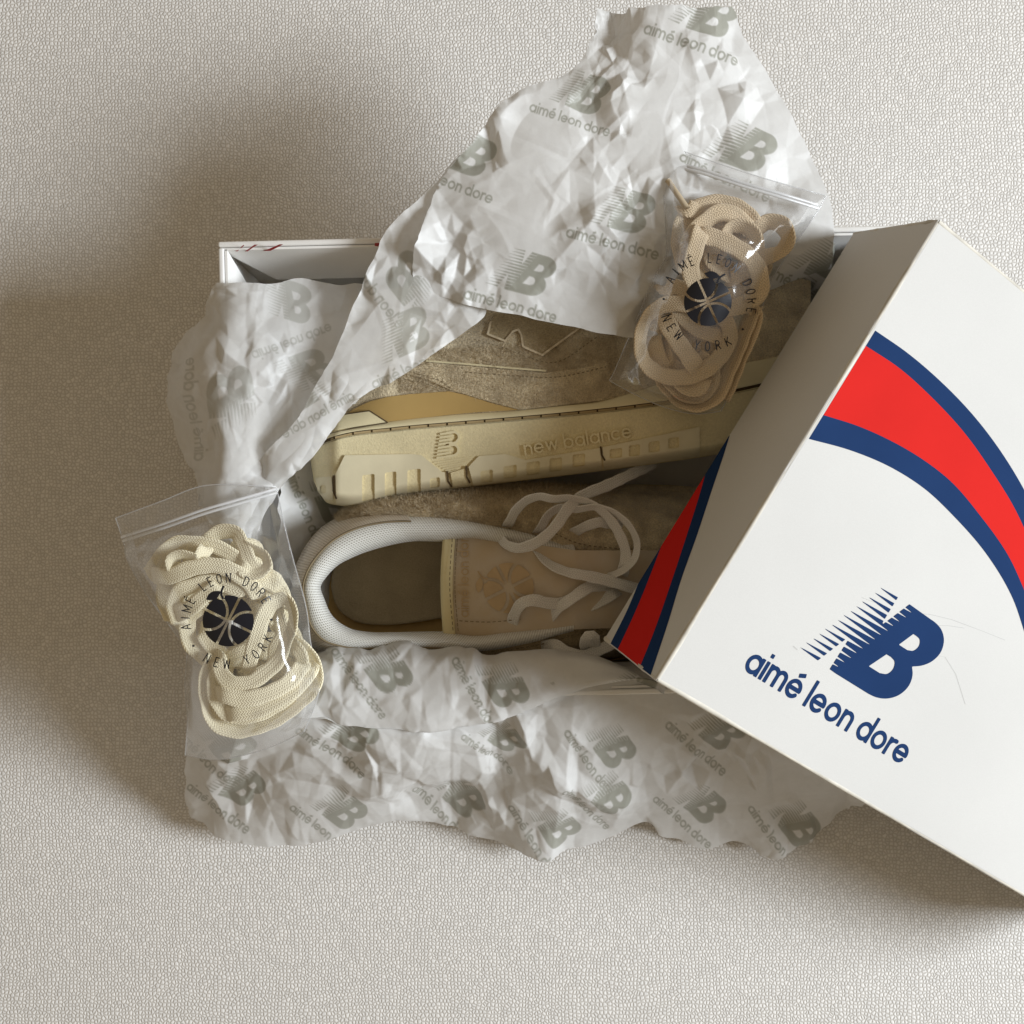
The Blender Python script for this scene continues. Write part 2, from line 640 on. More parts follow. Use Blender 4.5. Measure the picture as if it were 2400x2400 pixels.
def film_mat(haze=.10):
    m, nt, nd, lk = new_mat('clear_film' if haze < .2 else 'welded_film')
    out = N(nd, 'ShaderNodeOutputMaterial')
    tr = N(nd, 'ShaderNodeBsdfTransparent')
    tr.inputs[0].default_value = (.97, .97, .97, 1)
    df = N(nd, 'ShaderNodeBsdfDiffuse')
    df.inputs[0].default_value = (.85, .86, .88, 1)
    tl = N(nd, 'ShaderNodeBsdfTranslucent')
    tl.inputs[0].default_value = (.85, .86, .88, 1)
    hz = N(nd, 'ShaderNodeMixShader')
    hz.inputs[0].default_value = .4
    lk.new(df.outputs[0], hz.inputs[1])
    lk.new(tl.outputs[0], hz.inputs[2])
    a = N(nd, 'ShaderNodeMixShader')
    a.inputs[0].default_value = haze
    lk.new(tr.outputs[0], a.inputs[1])
    lk.new(hz.outputs[0], a.inputs[2])
    gl = N(nd, 'ShaderNodeBsdfGlossy')
    gl.inputs['Roughness'].default_value = .12
    tc = N(nd, 'ShaderNodeTexCoord')
    nz = N(nd, 'ShaderNodeTexNoise')
    nz.inputs['Scale'].default_value = 90
    nz.inputs['Detail'].default_value = 3
    lk.new(tc.outputs['Object'], nz.inputs['Vector'])
    bp = N(nd, 'ShaderNodeBump')
    bp.inputs['Strength'].default_value = .16
    bp.inputs['Distance'].default_value = .002
    lk.new(nz.outputs['Fac'], bp.inputs['Height'])
    lk.new(bp.outputs[0], gl.inputs['Normal'])
    fr = N(nd, 'ShaderNodeFresnel')
    fr.inputs[0].default_value = 1.38
    lk.new(bp.outputs[0], fr.inputs['Normal'])
    b = N(nd, 'ShaderNodeMixShader')
    fm = N(nd, 'ShaderNodeMath', operation='MULTIPLY')
    fm.inputs[1].default_value = .8
    lk.new(fr.outputs[0], fm.inputs[0])
    mn = N(nd, 'ShaderNodeMath', operation='MINIMUM')
    mn.inputs[1].default_value = .24
    lk.new(fm.outputs[0], mn.inputs[0])
    lk.new(mn.outputs[0], b.inputs[0])
    lk.new(a.outputs[0], b.inputs[1])
    lk.new(gl.outputs[0], b.inputs[2])
    lk.new(b.outputs[0], out.inputs['Surface'])
    return m


def braid_mat(name, color, period=.0013, dark=.80, rough=.85):
    """flat woven lace: chevron of threads along the ribbon (UV in metres)"""
    m, nt, nd, lk = new_mat(name)
    out = N(nd, 'ShaderNodeOutputMaterial')
    b = N(nd, 'ShaderNodeBsdfPrincipled')
    b.inputs['Roughness'].default_value = rough
    b.inputs['Specular IOR Level'].default_value = .2
    b.inputs['Sheen Weight'].default_value = .25
    uv = N(nd, 'ShaderNodeUVMap')
    sp = N(nd, 'ShaderNodeSeparateXYZ')
    lk.new(uv.outputs[0], sp.inputs[0])

    def mth(op, a, b_=None, c=None):
        q = N(nd, 'ShaderNodeMath', operation=op)
        for i, v in enumerate((a, b_, c)):
            if v is None:
                continue
            if isinstance(v, (int, float)):
                q.inputs[i].default_value = v
            else:
                lk.new(v, q.inputs[i])
        return q.outputs[0]
    k = 2 * math.pi / period
    zig = mth('PINGPONG', sp.outputs[1], .0012)
    ph = mth('MULTIPLY_ADD', zig, k * 1.1, mth('MULTIPLY', sp.outputs[0], k))
    s1 = mth('SINE', ph)
    s2 = mth('SINE', mth('MULTIPLY', sp.outputs[1], 2 * math.pi / .0012))
    h = mth('MULTIPLY_ADD', s2, .5, s1)
    tc = N(nd, 'ShaderNodeTexCoord')
    nz = N(nd, 'ShaderNodeTexNoise')
    nz.inputs['Scale'].default_value = 900
    nz.inputs['Detail'].default_value = 3
    lk.new(tc.outputs['Object'], nz.inputs['Vector'])
    h2 = mth('MULTIPLY_ADD', nz.outputs['Fac'], 1.6, h)
    r = N(nd, 'ShaderNodeMapRange')
    r.inputs[1].default_value, r.inputs[2].default_value = -.9, 1.6
    lk.new(h2, r.inputs[0])
    mx = N(nd, 'ShaderNodeMix', data_type='RGBA')
    mx.inputs[6].default_value = (*[q * dark for q in color], 1)
    mx.inputs[7].default_value = (*[min(1, q * 1.05) for q in color], 1)
    lk.new(r.outputs[0], mx.inputs[0])
    lk.new(mx.outputs[2], b.inputs['Base Color'])
    bp = N(nd, 'ShaderNodeBump')
    bp.inputs['Strength'].default_value = .5
    bp.inputs['Distance'].default_value = .00022
    lk.new(h2, bp.inputs['Height'])
    lk.new(bp.outputs[0], b.inputs['Normal'])
    lk.new(b.outputs[0], out.inputs['Surface'])
    return m


def mesh_cloth_mat(name, color, hole, scale=1.0):
    """air-mesh lining with rows of small holes (UV in metres)"""
    m, nt, nd, lk = new_mat(name)
    out = N(nd, 'ShaderNodeOutputMaterial')
    b = N(nd, 'ShaderNodeBsdfPrincipled')
    b.inputs['Roughness'].default_value = .8
    b.inputs['Specular IOR Level'].default_value = .2
    b.inputs['Sheen Weight'].default_value = .2
    uv = N(nd, 'ShaderNodeUVMap')
    sp = N(nd, 'ShaderNodeSeparateXYZ')
    lk.new(uv.outputs[0], sp.inputs[0])

    def mth(op, a, b_=None):
        q = N(nd, 'ShaderNodeMath', operation=op)
        for i, v in enumerate((a, b_)):
            if v is None:
                continue
            if isinstance(v, (int, float)):
                q.inputs[i].default_value = v
            else:
                lk.new(v, q.inputs[i])
        return q.outputs[0]
    ku = math.pi / (.00125 * scale)
    s = mth('MULTIPLY', mth('SINE', mth('MULTIPLY', mth('ADD', sp.outputs[0], sp.outputs[1]), ku)),
            mth('SINE', mth('MULTIPLY', mth('SUBTRACT', sp.outputs[1], sp.outputs[0]), ku)))
    r = N(nd, 'ShaderNodeMapRange')
    r.inputs[1].default_value, r.inputs[2].default_value = .1, .75
    lk.new(s, r.inputs[0])
    mx = N(nd, 'ShaderNodeMix', data_type='RGBA')
    mx.inputs[6].default_value = (*color, 1)
    mx.inputs[7].default_value = (*hole, 1)
    lk.new(r.outputs[0], mx.inputs[0])
    lk.new(mx.outputs[2], b.inputs['Base Color'])
    bp = N(nd, 'ShaderNodeBump')
    bp.invert = True
    bp.inputs['Strength'].default_value = .6
    bp.inputs['Distance'].default_value = .0005
    lk.new(r.outputs[0], bp.inputs['Height'])
    lk.new(bp.outputs[0], b.inputs['Normal'])
    lk.new(b.outputs[0], out.inputs['Surface'])
    return m


M = {
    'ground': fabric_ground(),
    'tissue': tissue_mat('tissue', .04),
    'tissue_thin': tissue_mat('tissue_thin', .16),
    'film': film_mat(),
    'card': surface('white_card', (.80, .785, .76), .5, .025, 25, .12, 900, .0001, fine=(1500, .02)),
    'card_in': surface('white_card_inside', (.74, .715, .68), .7, .04, 25, .15, 900, .0001),
    'card_edge': surface('raw_card_edge', (.62, .56, .46), .8, .12, 200),
    'lid': surface('coated_white_card', (.635, .625, .605), .7, .03, 9, .10, 1100, .0001, fine=(1800, .022), spec=.1),
    'navy': surface('navy_ink', (.016, .042, .125), .8, .05, 30, .1, 1100, .0001, spec=.03),
    'red': surface('red_ink', (.64, .024, .02), .8, .03, 30, .1, 1100, .0001, spec=.03),
    'dkred': surface('dark_red_ink', (.42, .02, .02), .5),
    'black': surface('black_ink', (.012, .013, .02), .38, spec=.4),
    'sole': surface('cream_rubber', (.80, .70, .44), .6, .07, 40, .6, 1100, .0005, fine=(900, .07)),
    'sole_smooth': surface('smooth_cream_rubber', (.80, .71, .46), .5, .06, 35, .15, 900, .0002),
    'panel': surface('pale_rubber', (.76, .69, .49), .6, .06, 50, .15, 900, .0002),
    'tan': surface('tan_rubber', (.50, .335, .12), .6, .08, 30, .15, 1200, .0002),
    'groove': surface('dark_groove', (.10, .065, .03), .8),
    'stitch': surface('tan_thread', (.40, .30, .16), .8),
    'suede': surface('taupe_suede', (.78, .66, .45), .95, .16, 90, 1.0, 750, .0018, 8, .08, (.47, .38, .25), (1400, .24), .6),
    'suede_dark': surface('dark_suede', (.48, .38, .23), .95, .16, 90, .9, 850, .0012, 8, .08, (.34, .26, .145), (1400, .2), .4),  # darker suede for the lower quarter, vamp and side letter
    'nap': surface('suede_fibre', (.74, .64, .47), .9, .2, 300, color2=(.50, .40, .26)),
    'piping': surface('cream_piping', (.70, .62, .40), .6),
    'collar': mesh_cloth_mat('collar_mesh', (.70, .695, .66), (.34, .32, .27), 1.0),
    'heelpad': mesh_cloth_mat('heel_mesh', (.60, .53, .44), (.34, .27, .19), .8),
    'insole': surface('brown_insole', (.50, .40, .25), .95, .08, 50, .5, 1300, .0003, fine=(1600, .12)),
    'board': surface('ochre_lining', (.66, .45, .18), .85, .1, 50, .3, 900, .0003),
    'tongue': surface('beige_leather', (.55, .475, .385), .6, .07, 60, .5, 1600, .0003, color2=(.52, .41, .27)),
    'tongue_print': surface('tan_print', (.53, .39, .23), .65, .08, 80),
    'binding': surface('cream_binding', (.72, .63, .37), .55, .05, 60, .3, 900, .0002),
    'lace_grey': braid_mat('grey_white_lace', (.70, .68, .65)),
    'lace_cream': braid_mat('cream_lace', (.90, .82, .60), dark=.88),
    'lace_beige': braid_mat('beige_lace', (.74, .59, .40), dark=.72),
    'aglet': surface('clear_aglet', (.60, .49, .34), .25),
    'seam': surface('seam_thread', (.22, .17, .10), .8),
    'scuff': surface('pencil_scuff', (.50, .49, .47), .6),
}

# ------------------------------------------------------------------ ground
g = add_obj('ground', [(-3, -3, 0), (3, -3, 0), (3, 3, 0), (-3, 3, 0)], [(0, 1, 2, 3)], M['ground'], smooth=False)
g['kind'] = 'structure'

# ------------------------------------------------------------------ shoebox
RIM = 0.105
corner = P(510, 566, RIM)
th = math.radians(1.4)
bx, by = np.array([math.cos(th), math.sin(th), 0]), np.array([math.sin(th), -math.cos(th), 0])
bz = np.array([0, 0, 1.0])
BL, BW, BT = .318, .215, .0026
box = thing('shoebox', 'open white cardboard shoebox with red marks along its rim, holding the sneakers', 'shoebox', tuple(corner * [1, 1, 0] + (bx * BL + by * BW) / 2))
box_mesh('base', corner * [1, 1, 0] + bz * .0005, bx * BL, by * BW, bz * .002, M['card_in'], box)
z0 = .0026
box_mesh('wall', corner * [1, 1, 0] + bz * z0, bx * BL, by * BT, bz * (RIM - z0), M['card'], box, .0009)
box_mesh('wall', corner * [1, 1, 0] + bz * z0 + by * (BW - BT), bx * BL, by * BT, bz * (RIM - z0), M['card'], box, .0009)
box_mesh('wall', corner * [1, 1, 0] + bz * z0 + by * (BT + .0002), bx * BT, by * (BW - 2 * BT - .0004), bz * (RIM - z0 - .0004), M['card'], box, .0009)
box_mesh('wall', corner * [1, 1, 0] + bz * z0 + by * (BT + .0002) + bx * (BL - BT), bx * BT, by * (BW - 2 * BT - .0004), bz * (RIM - z0 - .0004), M['card'], box, .0009)


def flap(name, o, e, inward, L, depth, cut):
    """fold-over flap inside a wall: trapezoid with slanted ends"""
    t = .0011
    a = [o + e * .001, o + e * (L - .001), o + e * (L - cut) - bz * depth + inward * .006, o + e * cut - bz * depth + inward * .006]
    vs = a + [q + inward * t for q in a]
    return add_obj(name, vs, [(0, 1, 2, 3), (7, 6, 5, 4), (0, 4, 5, 1), (1, 5, 6, 2), (2, 6, 7, 3), (3, 7, 4, 0)], M['card'], box, smooth=False)


flap('inner_flap', corner - bz * .0012 + by * (BT + .0003), bx, by, BL, .038, .019)
flap('inner_flap', corner - bz * .0012 + bx * (BT + .0003) + by * BT, by, bx, BW - 2 * BT, .05, .022)
flap('inner_flap', corner - bz * .0012 + by * (BW - BT - .0003), bx, -by, BL, .038, .019)

# red brush marks on the flap
fo, fn_ = corner + by * (BT + .0003 + .0011), by


def on_flap(u, v, off):
    d = P(u, v, .05) - np.array([0, 0, CAM_H])
    t = ((fo + fn_ * off - np.array([0, 0, CAM_H])) @ fn_) / (d @ fn_)
    return np.array([0, 0, CAM_H]) + d * t[:, None]


def zz(ox, oy, s, pts):
    return [(ox + x / s, oy + y / s) for x, y in pts]


for q in ([(350, 285), (358, 291), (330, 315), (318, 312)], [(312, 327), (298, 344), (272, 344)],
          [(450, 283), (482, 283), (440, 307), (385, 347), (358, 347), (410, 313)],
          [(676, 280), (712, 280), (660, 307), (590, 342), (525, 356), (488, 352), (570, 326), (636, 298)],
          [(1540, 268), (1600, 268), (1570, 300), (1538, 296)]):
    pl = zz(480, 500, 3.864, q)
    xs, ys = [p[0] for p in pl], [p[1] for p in pl]
    relief('printed_mark', lambda U, V, pl=pl: poly_sdf(U, V, pl), (min(xs) - 1, max(xs) + 1, min(ys) - 1, max(ys) + 1), .7,
           on_flap, .00025, None, M['dkred'], box)

# ------------------------------------------------------------------ lid
TAU = math.radians(17.4)
LA, LB = P(1535, 1595, .17), P(2200, 512, .17)
LWID = np.linalg.norm(LB - LA)
ew = (LB - LA) / LWID
pd = np.array([ew[1], -ew[0], 0])
el = pd * math.cos(TAU) - bz * math.sin(TAU)
en = pd * math.sin(TAU) + bz * math.cos(TAU)
LLEN, LDEP, LT = .332, .0625, .0018
lid = thing('shoebox_lid', 'white lid with navy and red curved stripe and navy logo, leaning across the open box', 'box lid', tuple(LA + (ew * LWID + el * LLEN) / 2 - en * .09))


def lidp(w, l, n):
    w, l, n = np.broadcast_arrays(np.asarray(w, float), np.asarray(l, float), np.asarray(n, float))
    return LA + w[..., None] * ew + l[..., None] * el + n[..., None] * en


EB = .0009
box_mesh('top_panel', lidp(EB, EB, -LT), ew * (LWID - 2 * EB), el * (LLEN - 2 * EB), en * LT, M['lid'], lid, .0006)
box_mesh('end_wall', lidp(0, 0, -LDEP), ew * LWID, el * LT, en * (LDEP - .0002), M['lid'], lid, .0007)
box_mesh('end_wall', lidp(0, LLEN - LT, -LDEP), ew * LWID, el * LT, en * (LDEP - .0002), M['lid'], lid, .0007)
box_mesh('side_wall', lidp(0, LT + .0001, -LDEP), ew * LT, el * (LLEN - 2 * LT - .0002), en * (LDEP - .0003), M['lid'], lid, .0007)
box_mesh('side_wall', lidp(LWID - LT, LT + .0001, -LDEP), ew * LT, el * (LLEN - 2 * LT - .0002), en * (LDEP - .0003), M['lid'], lid, .0007)
M['fold'] = surface('worn_card_fold', (.70, .66, .58), .7, .12, 120, .4, 700, .0002)


def fold_edge(a, b, r):
    n_ = 40
    t_ = np.linspace(0, 1, n_)[:, None]
    c = a + (b - a) * t_
    d = (b - a) / np.linalg.norm(b - a)
    x_ = np.cross(d, [.3, .2, .9])
    x_ /= np.linalg.norm(x_)
    y_ = np.cross(d, x_)
    rn = np.random.default_rng(int(abs(a[0]) * 1e5))
    rad = r * (1 + .18 * soft1(n_, rn))
    rg = np.stack([c + (x_ * math.cos(q) + y_ * math.sin(q)) * rad[:, None] for q in np.linspace(0, 2 * math.pi, 11)[:-1]], 1)
    add_obj('folded_edge', rg, grid_faces(n_, 10, True), M['fold'], lid)


def soft1(n_, rn):
    g_ = rn.normal(0, 1, 14)
    return np.interp(np.linspace(0, 13, n_), np.arange(14), g_)


er = .0010
fold_edge(lidp(.001, er, -er), lidp(LWID - .001, er, -er), er * 1.08)
fold_edge(lidp(er, .001, -er), lidp(er, LLEN, -er), er * 1.08)
fold_edge(lidp(LWID - er, .001, -er), lidp(LWID - er, LLEN, -er), er * 1.08)
fold_edge(lidp(er, er, -.002), lidp(er, er, -LDEP), er * 1.05)
fold_edge(lidp(LWID - er, er, -.002), lidp(LWID - er, er, -LDEP), er * 1.05)
CAMP = np.array([0, 0, CAM_H])


def ray_plane(px, py, o, n):
    d = P(px, py, .1) - CAMP
    return CAMP + d * (((o - CAMP) @ n) / (d @ n))[..., None]


def px_to_lid(px, py):
    p = ray_plane(np.asarray(px, float), np.asarray(py, float), LA, en) - LA
    return p @ ew, p @ el


def px_to_end(px, py):
    p = ray_plane(np.asarray(px, float), np.asarray(py, float), LA, el) - LA
    return p @ ew, -(p @ en)


def lid_top(u, v, off):
    return lidp(u, v, off)


edges = [
    [(2040, 766), (2116, 819), (2193, 885), (2271, 966), (2349, 1071), (2410, 1180), (2455, 1300), (2480, 1450)],
    [(2019, 803), (2096, 854), (2174, 924), (2252, 1009), (2310, 1090), (2376, 1199), (2420, 1310), (2445, 1460)],
    [(1918, 964), (1999, 990), (2077, 1025), (2155, 1071), (2213, 1116), (2290, 1205), (2350, 1290), (2405, 1410)],
    [(1882, 1019), (1980, 1046), (2077, 1087), (2155, 1137), (2225, 1203), (2300, 1290), (2360, 1390), (2395, 1490)],
]
lc = []
for e in edges:
    e = curve(e, 60)
    w, l = px_to_lid(e[:, 0], e[:, 1])
    l = l - l[0] + .0021
    lc.append((w, l))
for k, mt in ((0, 'navy'), (1, 'red'), (2, 'navy')):
    (w0, l0), (w1, l1) = lc[k], lc[k + 1]
    T = np.linspace(0, 1, 5)
    V_ = np.stack([lidp(w0 * (1 - t) + w1 * t, l0 * (1 - t) + l1 * t, .00008) for t in T])
    add_obj('stripe', V_, grid_faces(5, 60), M[mt], lid)

# stripe that runs down over the end wall
S_edges = [
    [(1735, 935), (1702, 1049), (1669, 1148), (1632, 1260), (1598, 1355), (1565, 1463), (1524, 1586)],
    [(1700, 960), (1673, 1034), (1648, 1132), (1607, 1264), (1574, 1364), (1532, 1484), (1499, 1566)],
    [(1625, 1040), (1600, 1110), (1576, 1188), (1557, 1260), (1528, 1339), (1491, 1430), (1447, 1525)],
    [(1600, 1060), (1575, 1150), (1557, 1205), (1534, 1260), (1507, 1339), (1474, 1422), (1429, 1513)],
]
sc_ = []
for e in S_edges:
    e = curve(e, 80)
    w, d = px_to_end(e[:, 0], e[:, 1])
    sc_.append((w, d))


def endp(w, d, off):
    w, d = np.asarray(w, float), np.asarray(d, float)
    return lidp(np.clip(w, .0006, LWID), -off, -np.clip(d, .0006, LDEP - .0005))


for k, mt in ((0, 'navy'), (1, 'red'), (2, 'navy')):
    (w0, d0), (w1, d1) = sc_[k], sc_[k + 1]
    pl = list(zip(w0, d0)) + list(zip(w1[::-1], d1[::-1]))
    relief('stripe', lambda U, V, pl=pl: np.minimum(poly_sdf(U, V, pl), np.minimum(U - .0004, LDEP - .0006 - V)),
           (0.0, .16, 0.0, LDEP), .0008, endp, .00012, None, M[mt], lid)

# emblem and lettering on the top
tw0, tl0 = px_to_lid(np.array([1745.0]), np.array([1572.0]))
tw1, tl1 = px_to_lid(np.array([2113.0]), np.array([1793.0]))
du = np.array([tw1[0] - tw0[0], tl1[0] - tl0[0]])
su = np.linalg.norm(du) / 1330
du /= np.linalg.norm(du)
dv = np.array([du[1], -du[0]])
if dv[0] < 0:
    dv = -dv


def on_lid(u, v, off):
    return lidp(tw0[0] + su * (u * du[0] + v * dv[0]), tl0[0] + su * (u * du[1] + v * dv[1]), off)


relief('printed_logo', lambda U, V: sample(LOGO_NB, U, V), (200, 1160, 255, 910), 3.0, on_lid, .00012, None, M['navy'], lid)
relief('printed_lettering', lambda U, V: sample(LOGO_TX, U, V), (-50, 1360, -20, 220), 3.0, on_lid, .00012, None, M['navy'], lid)

# fine scuffs on the coated card
for q, wd in (([(2140, 1437), (2180, 1440), (2230, 1452), (2300, 1478), (2355, 1500)], 1.2), ([(2176, 1467), (2200, 1482), (2210, 1492)], 1.8),
              ([(2176, 1467), (2220, 1466), (2260, 1472)], 1.0), ([(2188, 1535), (2215, 1540), (2240, 1580), (2262, 1650)], .8),
              ([(1860, 1515), (1868, 1522)], 3.0), ([(2020, 1400), (2050, 1412), (2075, 1424)], .8)):
    w, l = px_to_lid(np.array([p[0] for p in q], float), np.array([p[1] for p in q], float))
    pts = list(zip(w, l))
    wd = wd / 5600
    relief('scuff_mark', lambda U, V, pts=pts, wd=wd: stroke_sdf(U, V, pts if len(pts) > 2 else pts + [pts[-1]], wd),
           (min(w) - .001, max(w) + .001, min(l) - .001, max(l) + .001), .00011, lid_top, .00006, None, M['scuff'], lid)


# ------------------------------------------------------------------ crumpled tissue
def crumple(ni, nj, cell, rng, ridge=1.0):
    """faceted height map: random heights on a jittered net, linear over its triangles"""
    gi, gj = max(2, int(ni / cell) + 2), max(2, int(nj / cell) + 2)
    I, J = np.meshgrid(np.linspace(-cell, ni + cell, gi), np.linspace(-cell, nj + cell, gj), indexing='ij')
    pts = np.stack([I, J], -1) + rng.uniform(-.46, .46, I.shape + (2,)) * cell
    pts = pts.reshape(-1, 2)
    h = rng.normal(0, 1, len(pts))
    h = np.sign(h) * np.abs(h)**ridge
    r = delaunay_2d_cdt([Vector(p) for p in pts], [], [], 0, 1e-5)
    vs = np.array([tuple(v) for v in r[0]])
    orig = [o[0] for o in r[3]]
    hh = h[orig]
    Z = np.zeros((ni, nj))
    for f in r[2]:
        a, b, c = vs[f[0]], vs[f[1]], vs[f[2]]
        i0, i1 = max(0, int(min(a[0], b[0], c[0]))), min(ni - 1, int(max(a[0], b[0], c[0])) + 1)
        j0, j1 = max(0, int(min(a[1], b[1], c[1]))), min(nj - 1, int(max(a[1], b[1], c[1])) + 1)
        if i1 < i0 or j1 < j0:
            continue
        ii, jj = np.meshgrid(np.arange(i0, i1 + 1), np.arange(j0, j1 + 1), indexing='ij')
        den = (b[1] - c[1]) * (a[0] - c[0]) + (c[0] - b[0]) * (a[1] - c[1])
        if abs(den) < 1e-9:
            continue
        l0 = ((b[1] - c[1]) * (ii - c[0]) + (c[0] - b[0]) * (jj - c[1])) / den
        l1 = ((c[1] - a[1]) * (ii - c[0]) + (a[0] - c[0]) * (jj - c[1])) / den
        l2 = 1 - l0 - l1
        m = (l0 >= -1e-6) & (l1 >= -1e-6) & (l2 >= -1e-6)
        zz_ = l0 * hh[f[0]] + l1 * hh[f[1]] + l2 * hh[f[2]]
        Z[i0:i1 + 1, j0:j1 + 1][m] = zz_[m]
    return Z


def soft_noise(ni, nj, cell, rng):
    gi, gj = int(ni / cell) + 4, int(nj / cell) + 4
    g_ = rng.normal(0, 1, (gi, gj))
    A = hermite(g_, np.arange(gi), np.linspace(1, gi - 2, ni))
    return hermite(A.T, np.arange(gj), np.linspace(1, gj - 2, nj)).T


def seg_dist(X, Y, pts):
    d2 = np.full(X.shape, 1e18)
    for (x0, y0), (x1, y1) in zip(pts[:-1], pts[1:]):
        ex, ey = x1 - x0, y1 - y0
        t = np.clip(((X - x0) * ex + (Y - y0) * ey) / (ex * ex + ey * ey), 0, 1)
        d2 = np.minimum(d2, (X - x0 - t * ex)**2 + (Y - y0 - t * ey)**2)
    return np.sqrt(d2)


def print_field(X, Y, logos):
    pr = np.zeros(X.shape)
    for lg in logos:
        ox, oy, ang, width = lg[:4]
        mirror = len(lg) > 4 and lg[4]
        sq = lg[5] if len(lg) > 5 else 1.0
        c, s = math.cos(math.radians(ang)), math.sin(math.radians(ang))
        k = 1350.0 / width
        u = ((X - ox) * c + (Y - oy) * s) * k
        v = ((X - ox) * s - (Y - oy) * c) * k / sq
        if mirror:
            v = -v
        m = (u > -55) & (u < 1370) & (v > -60) & (v < 915)
        if m.any():
            d = sample(LOGO, u[m], v[m])
            pr[m] = np.maximum(pr[m], np.clip(.5 + d / (k * 2.6), 0, 1))
    return pr


def tissue_sheet(name, rows, parent, logos=(), step=2.3, amps=((34, 1.3), (15, .7), (7, .28)), creases=(), mat='tissue', seed=1, ink=1.0, fold=.22,
                 ridge=1.35, edge=2.2, amp_map=None):
    rng = np.random.default_rng(seed)
    lens = [np.sqrt((np.diff(np.array(r)[:, :2], axis=0)**2).sum(1)).sum() for r in rows]
    A = np.array([np.array(curve(r, 9))[:, :2] for r in rows])
    li = np.sqrt((np.diff(A, axis=0)**2).sum(-1)).sum(0).max()
    dz = max(np.ptp(np.array(r)[:, 2]) for r in rows) * 5000
    ni, nj = int(max(li, dz * .4) / step) + 8, int(max(lens) / step) + 8
    G = ribs(rows, ni, nj)
    # ragged edge
    for sl, ln in ((np.s_[0, :], nj), (np.s_[-1, :], nj), (np.s_[:, 0], ni), (np.s_[:, -1], ni)):
        pass
    X, Y = G[..., 0].copy(), G[..., 1].copy()
    wob = edge * (soft_noise(ni, nj, 14, rng) + .5 * soft_noise(ni, nj, 5, rng))
    ii = np.minimum(np.arange(ni), ni - 1 - np.arange(ni))[:, None]
    jj = np.minimum(np.arange(nj), nj - 1 - np.arange(nj))[None, :]
    near = np.exp(-np.minimum(ii, jj) / 10.0)
    G[..., 0] += wob * near
    G[..., 1] += edge * soft_noise(ni, nj, 16, rng) * near
    V = W3(G)
    nrm = grid_normals(V)
    H = np.zeros((ni, nj))
    mod = np.clip(1 + .6 * soft_noise(ni, nj, 60, rng), .2, 2.3)
    if amp_map is not None:
        mod = mod * amp_map(X, Y)
    bi, bj = int(np.ptp(X) / 2.3) + 6, int(np.ptp(Y) / 2.3) + 6
    fx, fy = (X - X.min()) / 2.3 + 1, (Y - Y.min()) / 2.3 + 1
    for cell_mm, a in amps:
        B = crumple(bi, bj, cell_mm / .45, rng, ridge)
        H += sample(B, fx, fy, 0.0, 0.0, 1.0) * a * 1e-3 * (mod if cell_mm > 7 else mod**1.3)
    for pts, a, w in creases:
        d = seg_dist(X, Y, pts)
        e0, e1 = np.hypot(X - pts[0][0], Y - pts[0][1]), np.hypot(X - pts[-1][0], Y - pts[-1][1])
        L = sum(math.hypot(q[0] - p[0], q[1] - p[1]) for p, q in zip(pts[:-1], pts[1:]))
        H += a * fold * 1e-3 * np.clip(1 - d / (w * 2.0), 0, 1) * np.clip(np.minimum(e0, e1) / (.4 * L), 0, 1)
    V = V + nrm * H[..., None]
    pr = ink * print_field(X, Y, logos) if logos else np.zeros((ni, nj))
    f = grid_faces(ni, nj)
    o = add_obj(name, V, f, M[mat], parent, True, {'print': pr})
    return o


GT = 'printed tissue sheets lining the shoebox'
# --- upper sheet: main panel + folded-back strip
ts1 = thing('tissue_paper', 'large crumpled printed tissue sheet spilling over the long wall above the sneaker on its side', 'tissue paper', tuple(P(1450, 420, .10)), GT)
rows1 = [
    [(1404, 17, .118), (1480, 15, .121), (1560, 14, .122), (1640, 15, .120), (1720, 17, .117)],
    [(1384, 75, .119), (1460, 85, .123), (1560, 85, .124), (1660, 85, .121), (1742, 80, .115)],
    [(1352, 152, .121), (1450, 170, .125), (1560, 180, .125), (1680, 180, .122), (1800, 172, .114)],
    [(1205, 222, .124), (1350, 260, .126), (1500, 280, .126), (1680, 280, .122), (1853, 265, .113)],
    [(1108, 332, .123), (1270, 370, .126), (1450, 390, .125), (1700, 390, .121), (1908, 372, .112)],
    [(1034, 420, .121), (1220, 460, .124), (1430, 480, .122), (1700, 490, .118), (1940, 452, .111)],
    [(994, 520, .119), (1180, 560, .120), (1400, 580, .118), (1680, 580, .112), (1955, 530, .109)],
    [(966, 620, .117), (1150, 650, .116), (1350, 670, .114), (1650, 680, .106), (1950, 605, .101)],
    [(975, 680, .114), (1130, 722, .113), (1300, 757, .1135), (1500, 790, .112), (1640, 760, .103), (1780, 690, .096), (1935, 635, .092)],
]
